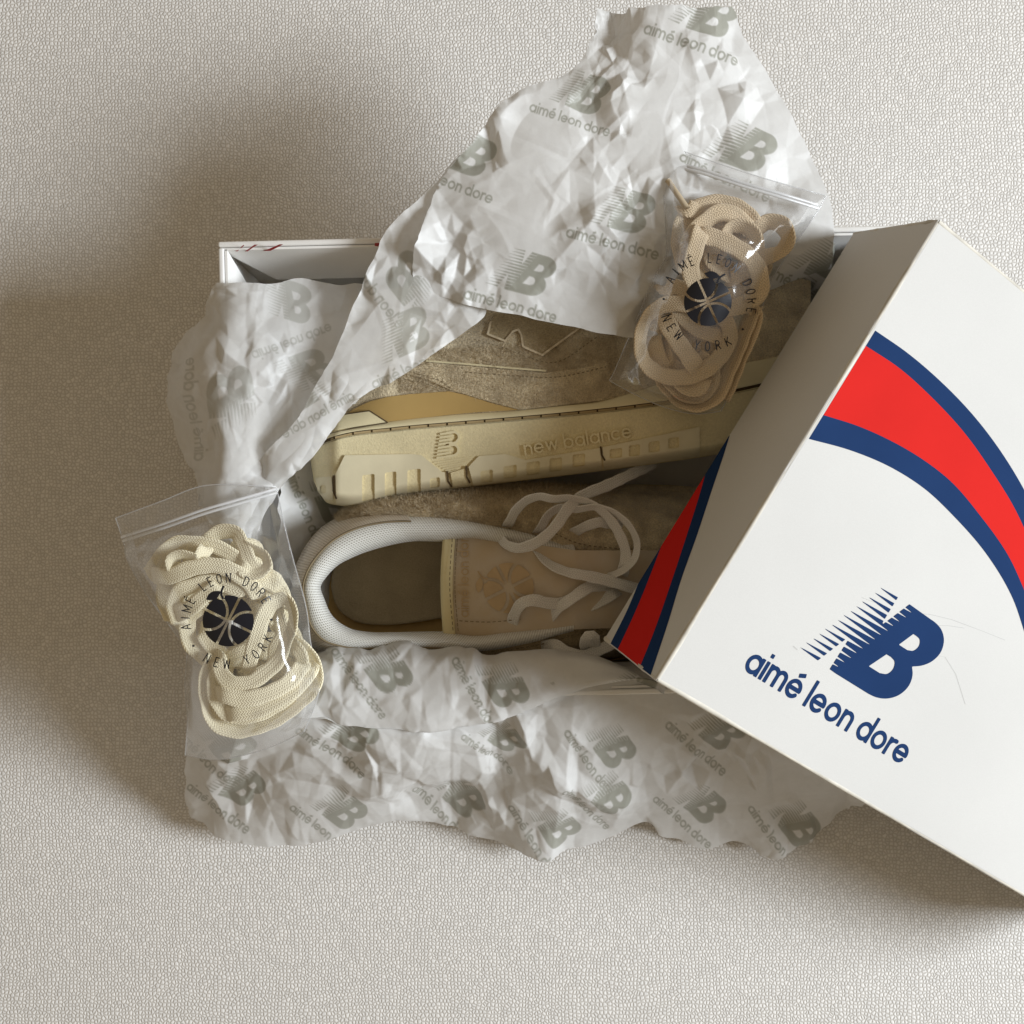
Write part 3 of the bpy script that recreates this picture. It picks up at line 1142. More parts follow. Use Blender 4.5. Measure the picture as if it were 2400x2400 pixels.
tissue_sheet('main_panel', rows1, ts1, [
    (1327, 556, 14, 222), (1509, 78, 21, 232), (1242, 262, 17, 196), (951, 402, 21, 216), (1590, 380, 25, 232), (1089, 700, 15, 224),
    (1790, 640, 30, 220)],
    amps=((24, 1.2), (10, .85), (4.6, .32)), seed=3, ridge=1.5, edge=1.2,
    amp_map=lambda X, Y: np.clip(1.25 - np.clip((X - 1450) / 300, 0, 1) * .62 - np.clip((Y - 560) / 200, 0, 1) * .5, .35, 1.3),
    creases=[([(1515, 20), (1440, 130), (1370, 215), (1300, 300)], -3.2, 9), ([(1290, 560), (1420, 470), (1560, 370)], 2.0, 7),
             ([(1262, 545), (1300, 470), (1240, 390)], 1.6, 6), ([(1010, 505), (1120, 480), (1260, 540)], 1.6, 7),
             ([(1632, 110), (1630, 300), (1640, 470)], .9, 6), ([(1160, 300), (1330, 370), (1500, 370)], -1.8, 6),
             ([(1120, 690), (1300, 690), (1500, 700)], -1.2, 12), ([(1000, 450), (1100, 440), (1190, 400)], 1.2, 6),
             ([(1500, 70), (1590, 150), (1620, 190)], -.9, 6), ([(1330, 165), (1420, 160)], 2.0, 8)])
rows2 = [
    [(1080, 360, .117), (1095, 400, .113), (1115, 450, .109)],
    [(1002, 448, .117), (1050, 540, .1125), (1100, 630, .108)],
    [(905, 540, .117), (1000, 640, .113), (1137, 737, .109)],
    [(862, 632, .116), (960, 715, .1135), (1098, 772, .109)],
    [(826, 722, .1155), (920, 790, .1135), (1012, 832, .110)],
    [(790, 812, .115), (865, 865, .113), (922, 893, .110)],
    [(742, 900, .1145), (795, 930, .113), (842, 930, .110)],
    [(692, 985, .113), (740, 1010, .1125), (786, 1000, .110)],
    [(625, 1058, .111), (690, 1088, .1105), (722, 1083, .109)],
    [(560, 1128, .107), (610, 1158, .1065), (655, 1143, .106)],
]
tissue_sheet('folded_strip', rows2, ts1, [
    (962, 812, -128, 222, True), (880, 912, -24, 215), (830, 935, 150, 190, True)], ink=.72,
    amps=((20, 1.1), (9, .78), (4.5, .28)), edge=1.2, seed=11, mat='tissue_thin',
    creases=[([(860, 640), (905, 770), (900, 850)], 1.2, 6), ([(700, 985), (800, 880), (960, 830)], 1.2, 6), ([(960, 560), (935, 740), (905, 830)], .9, 5)])

# --- left sheet hanging over the short wall
ts2 = thing('tissue_paper', 'thin see-through tissue sheet draped over the short wall, running under the bag of cream laces', 'tissue paper', tuple(P(450, 900, .06)), GT)
rows3 = [
    [(508, 662, .106), (560, 664, .108), (620, 668, .106), (700, 652, .100), (780, 668, .094), (880, 668, .090)],
    [(478, 735, .100), (540, 740, .111), (640, 745, .109), (740, 740, .105), (880, 740, .100)],
    [(408, 802, .086), (480, 810, .110), (600, 820, .111), (720, 820, .107), (860, 800, .105)],
    [(387, 885, .080), (440, 862, .104), (520, 880, .111), (560, 890, .112), (700, 900, .107), (820, 860, .105)],
    [(391, 950, .080), (470, 955, .101), (520, 957, .109), (580, 960, .109), (680, 970, .106), (770, 930, .105)],
    [(430, 1070, .086), (490, 1073, .103), (520, 1075, .109), (580, 1080, .108), (660, 1080, .104), (720, 1050, .104)],
    [(477, 1145, .091), (515, 1160, .108), (570, 1160, .108), (620, 1150, .106), (660, 1130, .104)],
    [(500, 1230, .103), (520, 1240, .107), (560, 1240, .106), (590, 1240, .098), (612, 1225, .098)],
    [(508, 1320, .104), (525, 1320, .106), (560, 1320, .103), (580, 1320, .095), (602, 1310, .095)],
]
tissue_sheet('sheet_panel', rows3, ts2, [
    (592, 826, -21, 196, True), (600, 588, 18, 200, True), (452, 1078, -96, 245, True)], ink=.55,
    amps=((20, 1.1), (9, .78), (4.5, .28)), edge=1.3, seed=21, mat='tissue_thin',
    creases=[([(420, 850), (450, 875), (560, 895)], 2.6, 9), ([(560, 895), (580, 960), (560, 1000)], -1.6, 10), ([(610, 665), (600, 730), (610, 760)], -2.0, 7),
             ([(505, 690), (560, 720), (640, 700)], 1.6, 7), ([(470, 880), (520, 1000), (560, 1120)], 1.3, 8), ([(470, 740), (450, 800)], 1.6, 6)])

# --- lower sheet: lit band folded over the rim + hanging skirt
ts3 = thing('tissue_paper', 'rumpled tissue sheet folded over the long wall beside the upright sneaker, hanging to the ground', 'tissue paper', tuple(P(1100, 1930, .0)), GT)
bxs = [540, 620, 700, 800, 900, 1000, 1080, 1140, 1200, 1300, 1400, 1480, 1560]
byt = [1570, 1556, 1545, 1521, 1516, 1530, 1531, 1540, 1533, 1525, 1538, 1568, 1605]
byc = [1650, 1668, 1685, 1702, 1713, 1717, 1712, 1697, 1682, 1640, 1608, 1598, 1616]
rows4 = [
    [(x, y + 4, .078) for x, y in zip(bxs, byt)],
    [(x, y, .098) for x, y in zip(bxs, byt)],
    [(x, y + .12 * (c - y), .105) for x, y, c in zip(bxs, byt, byc)],
    [(x, y + .5 * (c - y), .1085) for x, y, c in zip(bxs, byt, byc)],
    [(x, y + .9 * (c - y), .1105) for x, y, c in zip(bxs, byt, byc)],
    [(x, c, .109) for x, y, c in zip(bxs, byt, byc)],
    [(x, c - 6, .1065) for x, y, c in zip(bxs, byt, byc)],
]
tissue_sheet('folded_band', rows4, ts3, [(777, 1534, 54, 196), (1058, 1553, 61, 196), (1352, 1640, 30, 190), (1290, 1600, 40, 10)],
             amps=((22, 1.05), (10, .75), (4.6, .26)), seed=31, edge=1.0,
             creases=[([(1140, 1540), (1135, 1600), (1138, 1690)], -2.4, 7), ([(1050, 1550), (1060, 1640), (1045, 1700)], 2.0, 8),
                      ([(960, 1680), (1040, 1710)], 1.2, 8), ([(1390, 1600), (1480, 1560)], 1.0, 8)])
rows5 = [
    [(446, 1560, .098), (600, 1640, .104), (800, 1690, .1055), (1000, 1700, .1055), (1150, 1680, .1055), (1300, 1630, .1055), (1420, 1598, .104), (1540, 1600, .100), (1700, 1640, .088), (1950, 1740, .070)],
    [(438, 1640, .094), (600, 1700, .102), (800, 1735, .104), (1000, 1740, .104), (1150, 1722, .104), (1300, 1682, .104), (1420, 1650, .102), (1560, 1660, .096), (1740, 1710, .084), (2000, 1800, .062)],
    [(434, 1730, .076), (600, 1770, .088), (800, 1795, .092), (1000, 1800, .094), (1150, 1785, .092), (1300, 1755, .088), (1450, 1740, .086), (1600, 1750, .080), (1800, 1800, .062), (2040, 1860, .045)],
    [(433, 1820, .050), (600, 1850, .066), (800, 1858, .070), (1000, 1862, .066), (1150, 1862, .062), (1300, 1850, .060), (1450, 1840, .058), (1600, 1850, .052), (1800, 1870, .040), (2030, 1890, .030)],
    [(434, 1890, .030), (600, 1925, .042), (800, 1912, .048), (1000, 1910, .040), (1150, 1925, .034), (1300, 1930, .030), (1450, 1905, .032), (1600, 1925, .024), (1800, 1935, .018), (2000, 1898, .020)],
    [(447, 1923, .018), (530, 1966, .020), (620, 1986, .018), (700, 1986, .018), (780, 1966, .022), (850, 1946, .026), (920, 1926, .030), (1000, 1947, .022), (1100, 1971, .016), (1250, 1981, .012),
     (1370, 1976, .012), (1430, 1960, .014), (1520, 1930, .020), (1552, 1957, .013), (1600, 1966, .011), (1650, 1986, .008), (1740, 1966, .010), (1800, 1987, .007), (1850, 1970, .008), (1940, 1930, .011), (1988, 1904, .014)],
]
tissue_sheet('hanging_skirt', rows5, ts3, [
    (690, 1722, 36, 196), (678, 1902, 36, 180), (965, 1878, 46, 172), (1190, 1893, 50, 172), (1318, 1708, 53, 176), (1557, 1700, 43, 190), (408, 1735, 40, 190),
    (1310, 1815, 50, 170), (1530, 1880, 40, 170), (1752, 1895, 50, 170), (1080, 1735, 38, 150), (435, 1850, 38, 180)],
    amps=((36, 1.7), (16, 1.25), (8, .7), (4.5, .26)), seed=41, ridge=1.45, edge=1.3, fold=.7,
    creases=[([(700, 1720), (850, 1830), (1000, 1850)], -3.2, 14), ([(740, 1890), (900, 1850), (1120, 1835)], 4.6, 14), ([(860, 1930), (1000, 1890), (1180, 1850)], -4.0, 14),
             ([(1250, 1760), (1400, 1850), (1560, 1890)], 4.0, 16), ([(1230, 1790), (1300, 1840), (1420, 1910)], -3.4, 14), ([(560, 1820), (760, 1850), (940, 1900)], -2.8, 13),
             ([(1000, 1730), (1150, 1760), (1300, 1730)], 2.4, 13), ([(1530, 1930), (1640, 1900), (1800, 1880)], -3.0, 13), ([(470, 1800), (520, 1900), (540, 1960)], 3.0, 12)])

# --- paper left inside the box
ts4 = thing('tissue_paper', 'shaded printed tissue deep inside the box, between the heels and the short wall', 'tissue paper', tuple(P(740, 1200, .02)), GT)
tissue_sheet('sheet_panel', [
    [(640, 1000, .060), (700, 1010, .055), (790, 1040, .050), (880, 1060, .020)],
    [(650, 1100, .074), (690, 1110, .068), (770, 1130, .050), (880, 1160, .015)],
    [(655, 1190, .078), (690, 1200, .072), (780, 1220, .050), (880, 1240, .015)],
    [(660, 1290, .070), (690, 1300, .062), (760, 1310, .045), (840, 1320, .015)],
    [(664, 1500, .060), (690, 1500, .052), (740, 1500, .035), (800, 1500, .012)]], ts4,
    [(672, 1112, 68, 200)], amps=((24, .8), (11, .5), (5, .15)), seed=51)
ts5 = thing('tissue_paper', 'shaded tissue tucked down beside the lid, under the bag of beige laces', 'tissue paper', tuple(P(1850, 660, .02)), GT)
tissue_sheet('sheet_panel', [
    [(1750, 575, .098), (1820, 565, .100), (1890, 556, .102), (1965, 560, .098)],
    [(1740, 640, .082), (1810, 625, .086), (1880, 620, .088), (1950, 640, .084)],
    [(1730, 700, .066), (1800, 690, .066), (1870, 690, .066), (1940, 720, .060)],
    [(1720, 770, .056), (1800, 770, .050), (1870, 780, .045), (1950, 800, .040)],
    [(1720, 830, .050), (1800, 850, .042), (1870, 860, .038), (1950, 880, .030)]], ts5,
    [(1785, 610, 35, 220), (1745, 720, 35, 220)], amps=((24, .9), (11, .5), (5, .15)), seed=61)

# ------------------------------------------------------------------ ribbons (laces)
def frame_curve(pts, n):
    c = curve(pts, n)
    return W3(c)


def ribbon(name, pts, width, thick, mat, parent, tilt=0.0, twist=None, n=None, seg=13, tuck=0.0):
    """flat woven ribbon; pts in photo px + z; tilt in degrees about its own direction"""
    pts = [tuple(p) for p in pts]
    if tuck:
        for k in (0, -1):
            a, b = np.array(pts[k][:2]), np.array(pts[1 if k == 0 else -2][:2])
            d = (a - b) / max(np.linalg.norm(a - b), 1e-6)
            q = (*(a + d * (26 if tuck > .008 else 9)), pts[k][2] - tuck)
            pts = [q] + pts if k == 0 else pts + [q]
    L = sum(math.hypot(b[0] - a[0], b[1] - a[1]) for a, b in zip(pts[:-1], pts[1:]))
    n = n or max(12, int(L / 5))
    C = frame_curve(pts, n)
    T = np.gradient(C, axis=0)
    T /= np.linalg.norm(T, axis=1, keepdims=True)
    up = np.array([0, 0, 1.0])
    S = np.cross(T, up)
    S /= np.maximum(np.linalg.norm(S, axis=1, keepdims=True), 1e-6)
    Nn = np.cross(S, T)
    tl = np.full(n, float(tilt)) if twist is None else np.interp(np.linspace(0, 1, n), np.linspace(0, 1, len(twist)), twist)
    tl = np.radians(tl)[:, None]
    S2 = S * np.cos(tl) + Nn * np.sin(tl)
    N2 = -S * np.sin(tl) + Nn * np.cos(tl)
    # cross-section: rounded flat bar, slightly cupped
    k = seg
    prof = []
    for i in range(k):
        a = i / (k - 1) * 2 - 1
        prof.append((a * width / 2, thick / 2 * (1 - abs(a)**9) + .06 * width * (a * a - .4) * .25))
    for i in range(k):
        a = 1 - i / (k - 1) * 2
        prof.append((a * width / 2 * .999, -thick / 2 * (1 - abs(a)**9) + .06 * width * (a * a - .4) * .25 - thick * .12))
    prof = np.array(prof)
    s_len = np.concatenate([[0], np.cumsum(np.linalg.norm(np.diff(C, axis=0), axis=1))])
    rng = np.random.default_rng(len(pts) * 17 + int(abs(pts[0][0])))
    ww = 1 + .04 * np.sin(s_len * 700 + rng.uniform(0, 6)) + .03 * np.sin(s_len * 233 + rng.uniform(0, 6))
    V = C[:, None] + S2[:, None] * (prof[None, :, 0:1] * ww[:, None, None]) + N2[:, None] * prof[None, :, 1:2]
    m = len(prof)
    f = grid_faces(n, m, wrap=True).tolist()
    f.append(list(range(m)))
    f.append([(n - 1) * m + q for q in range(m)][::-1])
    uv = np.stack([np.repeat(s_len[:, None], m, 1), np.repeat((prof[None, :, 0] + .01), n, 0)], -1)
    return add_obj(name, V.reshape(-1, 3), f, M[mat], parent, True, None, uv.reshape(-1, 2))


# ------------------------------------------------------------------ sneaker lying on its side
sn1 = thing('sneaker', 'taupe suede sneaker lying on its side, showing its cream sole wall with raised lettering', 'sneaker', tuple(P(1200, 1000, .005)))
Bx = [700, 737, 762, 800, 948, 1114, 1321, 1500, 1700, 1850, 1950]
Bv = [1110, 1155, 1176, 1186, 1161, 1140, 1115, 1092, 1062, 1030, 1000]
Dx = [700, 725, 783, 919, 1052, 1197, 1321, 1487, 1700, 1850, 1950]
Dv = [1064, 1054, 1031, 1010, 998, 986, 975, 957, 925, 890, 860]
Tx = [700, 745, 762, 837, 903, 1056, 1218, 1321, 1404, 1500, 1600, 1750, 1850, 1950]
Tv = [1045, 1025, 1015, 1001, 990, 973, 962, 951, 942, 915, 880, 850, 830, 800]


def smooth_fn(xs, vs):
    xs, vs = np.array(xs, float), np.array(vs, float)
    return lambda x: hermite(vs, xs, np.clip(np.asarray(x, float).ravel(), xs[0], xs[-1])).reshape(np.shape(x))


fB, fD, fT = smooth_fn(Bx, Bv), smooth_fn(Dx, Dv), smooth_fn(Tx, Tv)


def zwall(px, py):
    px, py = np.asarray(px, float), np.asarray(py, float)
    b, d = fB(px), fD(px)
    t = (py - d) / np.maximum(b - d, 1)
    z = .0905 - .004 * np.clip(t, 0, 1) - .016 * np.clip((t - .80) / .20, 0, 1)**2.2
    z = z - .030 * np.clip((800 - px) / 75, 0, 1.3)**2.4
    z = z - .012 * np.clip((px - 1500) / 400, 0, 1)**1.5
    return z


def wall_map(u, v, off):
    return P(u, v, zwall(u, v) + off)


# midsole body: visible wall, rolled bottom edge and hidden far side
nx, ntt = 260, 40
T = np.linspace(0, 1, ntt)
V_ = np.zeros((ntt + 5, nx, 3))
for k, t in enumerate(T):
    x0 = np.interp(t, [0, .3, .75, .92, 1], [725, 728, 735, 748, 764])
    xs = x0 + (1900 - x0) * np.linspace(0, 1, nx)**1.25
    ys = fD(xs) + t * (fB(xs) - fD(xs))
    V_[k + 2] = P(xs, ys, zwall(xs, ys))
V_[1] = V_[2] + [0, .003, -.012]
V_[0] = V_[2] + [0, .006, -.075]
V_[ntt + 2] = V_[ntt + 1] + [0, .004, -.010]
V_[ntt + 3] = V_[ntt + 1] + [0, .010, -.030]
V_[ntt + 4] = V_[ntt + 1] + [0, .016, -.055]
V_[..., 2] = np.maximum(V_[..., 2], .003)
left = V_[:, :1] + np.array([[[.010, 0, -.02]]])
left2 = V_[:, :1] + np.array([[[.03, 0, -.05]]])
for q in (left, left2):
    q[..., 2] = np.maximum(q[..., 2], .003)
V_ = np.concatenate([left2, left, V_], 1)
sole1 = add_obj('midsole', V_, grid_faces(ntt + 5, nx + 2), M['sole'], sn1)

# relief on the wall
Z3 = lambda pts: zz(700, 700, 2.415, pts)
lug1 = [(849, 1114, 878, 1170), (902, 1108, 929, 1165), (955, 1102, 986, 1160), (1008, 1121, 1031, 1139)]
lug2 = [(1126, 1104, 1155, 1127), (1180, 1093, 1211, 1117), (1234, 1084, 1265, 1109), (1288, 1075, 1317, 1101), (1342, 1066, 1371, 1090), (1429, 1053, 1458, 1070), (1474, 1044, 1500, 1065),
        (1520, 1036, 1546, 1056), (1566, 1027, 1592, 1047)]


def panel_fn(poly, lugs, slits):
    def fn(U, V):
        d = poly_sdf(U, V, poly)
        for x0, y0, x1, y1 in lugs:
            y1 = y1 + 5
            sl = -.12 * (U - x0)
            r = 4.0
            qx = np.abs(U - (x0 + x1) / 2) - (x1 - x0) / 2 + r
            qy = np.abs(V - sl - (y0 + y1) / 2) - (y1 - y0) / 2 + r
            bx_ = np.hypot(np.maximum(qx, 0), np.maximum(qy, 0)) + np.minimum(np.maximum(qx, qy), 0) - r
            d = np.minimum(d, bx_)
        for s in slits:
            d = np.minimum(d, -stroke_sdf(U, V, s, 4.5))
        return d
    return fn


def bot(x, k=2):
    return [(q, float(fB(np.array([q]))[0]) - k) for q in x]


P1 = [(786, 1112), (808, 1067), (965, 1064), (988, 1067), (1036, 1106), (1049, 1108)] + bot([1055, 1000, 950, 900, 850, 800, 788])
relief('outsole_panel', panel_fn(P1, lug1, []), (780, 1062, 1060, 1192), 1.6, wall_map, .0012, -.0006, M['panel'], sole1)
P2 = [(1098, 1094), (1122, 1069), (1184, 1064), (1232, 1078), (1404, 1050), (1500, 1030), (1640, 1000)] + bot([1640, 1500, 1400, 1300, 1200, 1110])
relief('outsole_panel', panel_fn(P2, lug2, [[(1409, 1040), (1414, 1110)]]), (1090, 1650, 985, 1150), 1.6, wall_map, .0012, -.0006, M['panel'], sole1)
P3 = [(739, 1120), (777, 1116), (781, 1172), (760, 1170), (744, 1150)]
relief('outsole_panel', panel_fn(P3, [(750, 1138, 764, 1152)], []), (735, 785, 1110, 1180), 1.4, wall_map, .0014, -.0006, M['panel'], sole1)
P4 = [(1056, 1108), (1090, 1098), (1096, 1130)] + bot([1096, 1062])
relief('outsole_panel', panel_fn(P4, [], []), (1050, 1100, 1092, 1146), 1.4, wall_map, .0011, -.0006, M['sole'], sole1)


for sl in ([(782, 1116), (781, 1150), (788, 1168)], [(1048, 1106), (1050, 1128), (1058, 1140)], [(1093, 1094), (1094, 1118), (1101, 1131)], [(1408, 1048), (1410, 1066), (1417, 1078)]):
    xs, ys = [p[0] for p in sl], [p[1] for p in sl]
    relief('slit', lambda U, V, sl=sl: stroke_sdf(U, V, sl, 4.2), (min(xs) - 4, max(xs) + 4, min(ys) - 4, max(ys) + 4), .9, wall_map, .0017, -.0006, M['groove'], sole1)


def affine_text(fn, ox, oy, ang, k):
    c, s = math.cos(math.radians(ang)), math.sin(math.radians(ang))

    def f(U, V):
        u = ((U - ox) * c + (V - oy) * s) * k
        v = ((U - ox) * s - (V - oy) * c) * k
        return fn(u, v)
    return f


relief('raised_lettering', affine_text(lambda u, v: text_sdf(u, v, 'new balance', 0, 1.0, .098, stroke=.17), 1230, 1068, -9.6, 1 / 256.),
       (1222, 1492, 995, 1076), 1.0, wall_map, .0016, -.0003, M['sole_smooth'], sole1)


def emboss_nb(u, v):
    """small raised emblem: slanted bars and a round letter"""
    d = np.full(u.shape, -1.0)
    for i in range(8):
        y = .06 + i * .125
        x0 = .30 * (y)
        x1 = .52 + .2 * y if i % 2 else .60 + .18 * y
        d = np.maximum(d, stroke_sdf(u, v, [(x0, y), (x1, y)], .065))
    d = np.maximum(d, stroke_sdf(u, v, [(.42, .06), (.72, .06), (.86, .14), (.9, .28), (.84, .42), (.7, .47), (.6, .47)], .09))
    d = np.maximum(d, stroke_sdf(u, v, [(.62, .5), (.84, .54), (.97, .66), (.98, .82), (.86, .93), (.55, .94)], .09))
    return d


relief('raised_emblem', affine_text(emboss_nb, 1022, 1077, -8, 1 / 62.), (1015, 1110, 1008, 1085), .9, wall_map, .0012, -.0003, M['sole_smooth'], sole1)
for i in range(6):
    y0 = 1079 + i * 4.6
    w = 1 - i * .15
    relief('raised_line', lambda U, V, y0=y0, w=w: stroke_sdf(U, V, [(1062 - 46 * w, y0 + 5), (1062 + 46 * w, y0 - 8 * w)], 1.9),
           (1008, 1116, 1066, 1116), .8, wall_map, .0005, -.0003, M['sole_smooth'], sole1)
    relief('raised_line', lambda U, V, y0=y0: stroke_sdf(U, V, [(737, y0 + 12), (797 - i * 3, y0 + 2)], 1.7),
           (733, 805, 1070, 1126), .8, wall_map, .0004, -.0003, M['sole_smooth'], sole1)

# stitched groove and foxing strip
xs = np.linspace(727, 1800, 240)
rows_ = [P(xs, fD(xs) + d, zwall(xs, fD(xs)) + dz) for d, dz in ((1.5, .0004), (-1, -.0016), (-8, -.0018), (-9, .0002))]
add_obj('stitch_groove', np.stack(rows_), grid_faces(4, 240), M['groove'], sole1)
x = 742.0
while x < 1640:
    x1 = x + 40
    q = np.array([x, x1])
    m0, m1 = P(q, fD(q) - 1.2, zwall(q, fD(q)) - .0009)
    n0, n1 = P(q, fD(q) - 6.5, zwall(q, fD(q)) - .0009)
    up = np.array([0, 0, .0010])
    vs = [m0, m1, n1, n0, m0 + up, m1 + up * .4, n1 + up * .4, n0 + up]
    add_obj('stitch', vs, [(3, 2, 1, 0), (4, 5, 6, 7), (0, 1, 5, 4), (1, 2, 6, 5), (2, 3, 7, 6), (3, 0, 4, 7)], M['stitch'], sole1, smooth=False)
    x += 44


def zfox(px, py):
    d, t = fD(px), fT(px)
    k = np.clip((d - 9 - py) / np.maximum(d - 9 - t, 1), 0, 1.2)
    z = zwall(px, d) + .0008 - .0020 * k**2
    return z


nk = 12
xs = np.linspace(735, 1900, 300)
rows_ = [P(xs, fD(xs) - 8.5, zwall(xs, fD(xs)) - .004)]
for k in np.linspace(0, 1, nk):
    ys = (fD(xs) - 8.5) * (1 - k) + (fT(xs) + 0) * k
    rows_.append(P(xs, ys, zfox(xs, ys)))
rows_.append(P(xs, fT(xs) - 2, zfox(xs, fT(xs)) - .006))
add_obj('foxing_strip', np.stack(rows_), grid_faces(nk + 2, 300), M['sole_smooth'], sn1)


# suede quarter
def zup(px, py):
    px, py = np.asarray(px, float), np.asarray(py, float)
    k = (fT(px) - py) / 250.0
    z = zfox(px, fT(px)) - .0012 + .010 * np.clip(k, 0, 2) - .018 * np.clip(k, 0, 3)**2
    z = z - .022 * np.clip((930 - px) / 190, 0, 1)**2 * np.clip(k * 3, 0, 1)
    return z


def up_map(u, v, off):
    return P(u, v, zup(u, v) + off)


nu_, nv_ = 260, 110
U_ = np.linspace(0, 1, nu_)
rows_ = []
for k in np.linspace(-.03, 1.25, nv_):
    xs = 748 + 60 * np.clip(k, 0, 1.3) + (1900 - 748 - 60 * np.clip(k, 0, 1.3)) * U_
    ys = fT(xs) - k * 250
    rows_.append(P(xs, ys, np.maximum(zup(xs, ys), .004)))
R = np.stack(rows_)
rr = np.random.default_rng(5)
R[..., 2] += soft_noise(nv_, nu_, 8, rr) * .00025
lf = R[:, :1] + np.array([[[.012, 0, -.03]]])
lf[..., 2] = np.maximum(lf[..., 2], .003)
R = np.concatenate([lf, R], 1)
low = R[-1:] + np.array([[[0, .004, -.05]]])
low[..., 2] = np.maximum(low[..., 2], .003)
R = np.concatenate([R, low], 0)
upper1 = add_obj('upper', R, grid_faces(nv_ + 1, nu_ + 1), M['suede'], sn1)
tanp = [(806, 974), (830, 958), (866, 941), (910, 930), (957, 924), (1052, 917), (1090, 925), (1150, 944), (1218, 961), (1120, 966), (1056, 972), (905, 989), (868, 962), (835, 968)]
relief('tan_panel', lambda U, V: poly_sdf(U, V, tanp), (795, 1225, 905, 995), 2.5, up_map, .0010, -.001, M['tan'], upper1)
tabp = [(762, 1013), (804, 972), (867, 964), (905, 990), (835, 1000)]
relief('heel_tab', lambda U, V: poly_sdf(U, V, tabp), (755, 910, 960, 1018), 2.0, up_map, .0022, -.001, M['sole_smooth'], upper1)
relief('edge_line', lambda U, V: stroke_sdf(U, V, [(806, 971), (866, 962.5), (907, 989), (908, 990)], 2.6), (795, 915, 955, 996), .9, up_map, .0024, .0012, M['groove'], upper1)
relief('edge_line', lambda U, V: stroke_sdf(U, V, [(750, 1021), (835, 1002), (905, 991), (906, 991)], 2.2), (745, 912, 985, 1026), .9, up_map, .0026, .0012, M['groove'], upper1)
mud = [(935, 872), (1000, 888), (1056, 914), (1150, 942), (1218, 960), (1321, 949), (1410, 938), (1440, 915), (1420, 840), (1380, 860), (1276, 874), (1140, 862), (1006, 850)]
relief('suede_overlay', lambda U, V: poly_sdf(U, V, mud), (930, 1445, 835, 965), 3.0, up_map, .0013, -.0008, M['suede'], upper1, smooth=False)
relief('piping', lambda U, V: stroke_sdf(U, V, [(1000, 846), (1080, 852), (1180, 861), (1278, 869)], 4.2), (990, 1290, 838, 878), 1.2, up_map, .0018, .0, M['piping'], upper1)
npoly = [(1158, 735), (1143, 783), (1184, 799), (1205, 774), (1222, 785), (1226, 812), (1271, 832), (1346, 777), (1380, 735)]
relief('side_letter', lambda U, V: poly_sdf(U, V, npoly), (1135, 1385, 730, 840), 2.0, up_map, .0012, -.0006, M['suede_dark'], upper1)
nline = [(1150, 755), (1143, 783), (1184, 799), (1203, 776), (1215, 772), (1222, 785), (1226, 812), (1271, 832), (1346, 777), (1370, 758)]
relief('raised_letter_edge', lambda U, V: stroke_sdf(U, V, nline, 4.6), (1135, 1380, 745, 842), 1.1, up_map, .0018, -.0004, M['nap'], upper1)


def dashes(pts, dash, gap, w):
    c = curve([(p[0], p[1]) for p in pts], 200)
    s = np.concatenate([[0], np.cumsum(np.hypot(*np.diff(c, axis=0).T))])
    segs, a = [], 0.0
    while a < s[-1]:
        b = min(a + dash, s[-1])
        segs.append([(np.interp(a, s, c[:, 0]), np.interp(a, s, c[:, 1])), (np.interp(b, s, c[:, 0]), np.interp(b, s, c[:, 1]))])
        a += dash + gap

    def fn(U, V):
        d = np.full(U.shape, -1e3)
        for sg in segs:
            m = (np.abs(U - sg[0][0]) < dash * 2 + w) & (np.abs(V - sg[0][1]) < dash * 2 + w)
            if m.any():
                d[m] = np.maximum(d[m], stroke_sdf(U[m], V[m], sg, w))
        return d
    xs_, ys_ = c[:, 0], c[:, 1]
    return fn, (xs_.min() - w - 2, xs_.max() + w + 2, ys_.min() - w - 2, ys_.max() + w + 2)


for line in ([(960, 870), (1050, 905), (1060, 915)], [(1090, 872), (1200, 880), (1300, 884), (1420, 860)], [(1110, 795), (1180, 815), (1240, 838), (1290, 850), (1400, 790)],
             [(945, 888), (1000, 900), (1045, 918)]):
    fn, bd = dashes(line, 6, 5, 2.2)
    relief('stitching', fn, bd, .8, up_map, .0016, None, M['seam'], upper1)


def nap(name, sampler, count, length, width, parent, seed, mat='nap'):
    """short raised fibres: sampler(rng, n) -> points, directions"""
    rng = np.random.default_rng(seed)
    p, d = sampler(rng, count)
    d = d + rng.normal(0, .55, d.shape)
    d /= np.linalg.norm(d, axis=1, keepdims=True)
    ln = length * rng.uniform(.5, 1.3, (count, 1))
    side = np.cross(d, rng.normal(0, 1, d.shape))
    side /= np.linalg.norm(side, axis=1, keepdims=True)
    bend = rng.normal(0, .35, d.shape) * ln
    a, b = p - side * width / 2, p + side * width / 2
    mid = p + d * ln * .55 + bend * .3
    c, e = mid - side * width * .4, mid + side * width * .4
    tip = p + d * ln + bend
    V = np.stack([a, b, e, c, tip], 1).reshape(-1, 3)
    i = np.arange(count)[:, None] * 5
    f = np.concatenate([i + [[0, 1, 2]], i + [[0, 2, 3]], i + [[3, 2, 4]]], 0)
    o = add_obj(name, V, f, M[mat], parent, False)
    o['kind'] = 'stuff'
    return o


def samp1(rng, n):
    x = rng.uniform(940, 1440, n)
    k = rng.uniform(.02, .62, n)
    y = fT(x) - k * 250
    z = zup(x, y) + .0010
    ok = poly_sdf(x, y, tanp) < 0
    x, y, z = x[ok], y[ok], z[ok]
    i = rng.integers(0, len(x), n)
    return P(x[i], y[i], z[i]), np.tile([.3, .5, .8], (n, 1))


nap('suede_nap', samp1, 26000, .0014, .00012, upper1, 8)

# ------------------------------------------------------------------ upright sneaker
sn2 = thing('sneaker', 'taupe suede sneaker standing upright with pale mesh collar and loose grey laces', 'sneaker', tuple(P(1200, 1370, .005)))
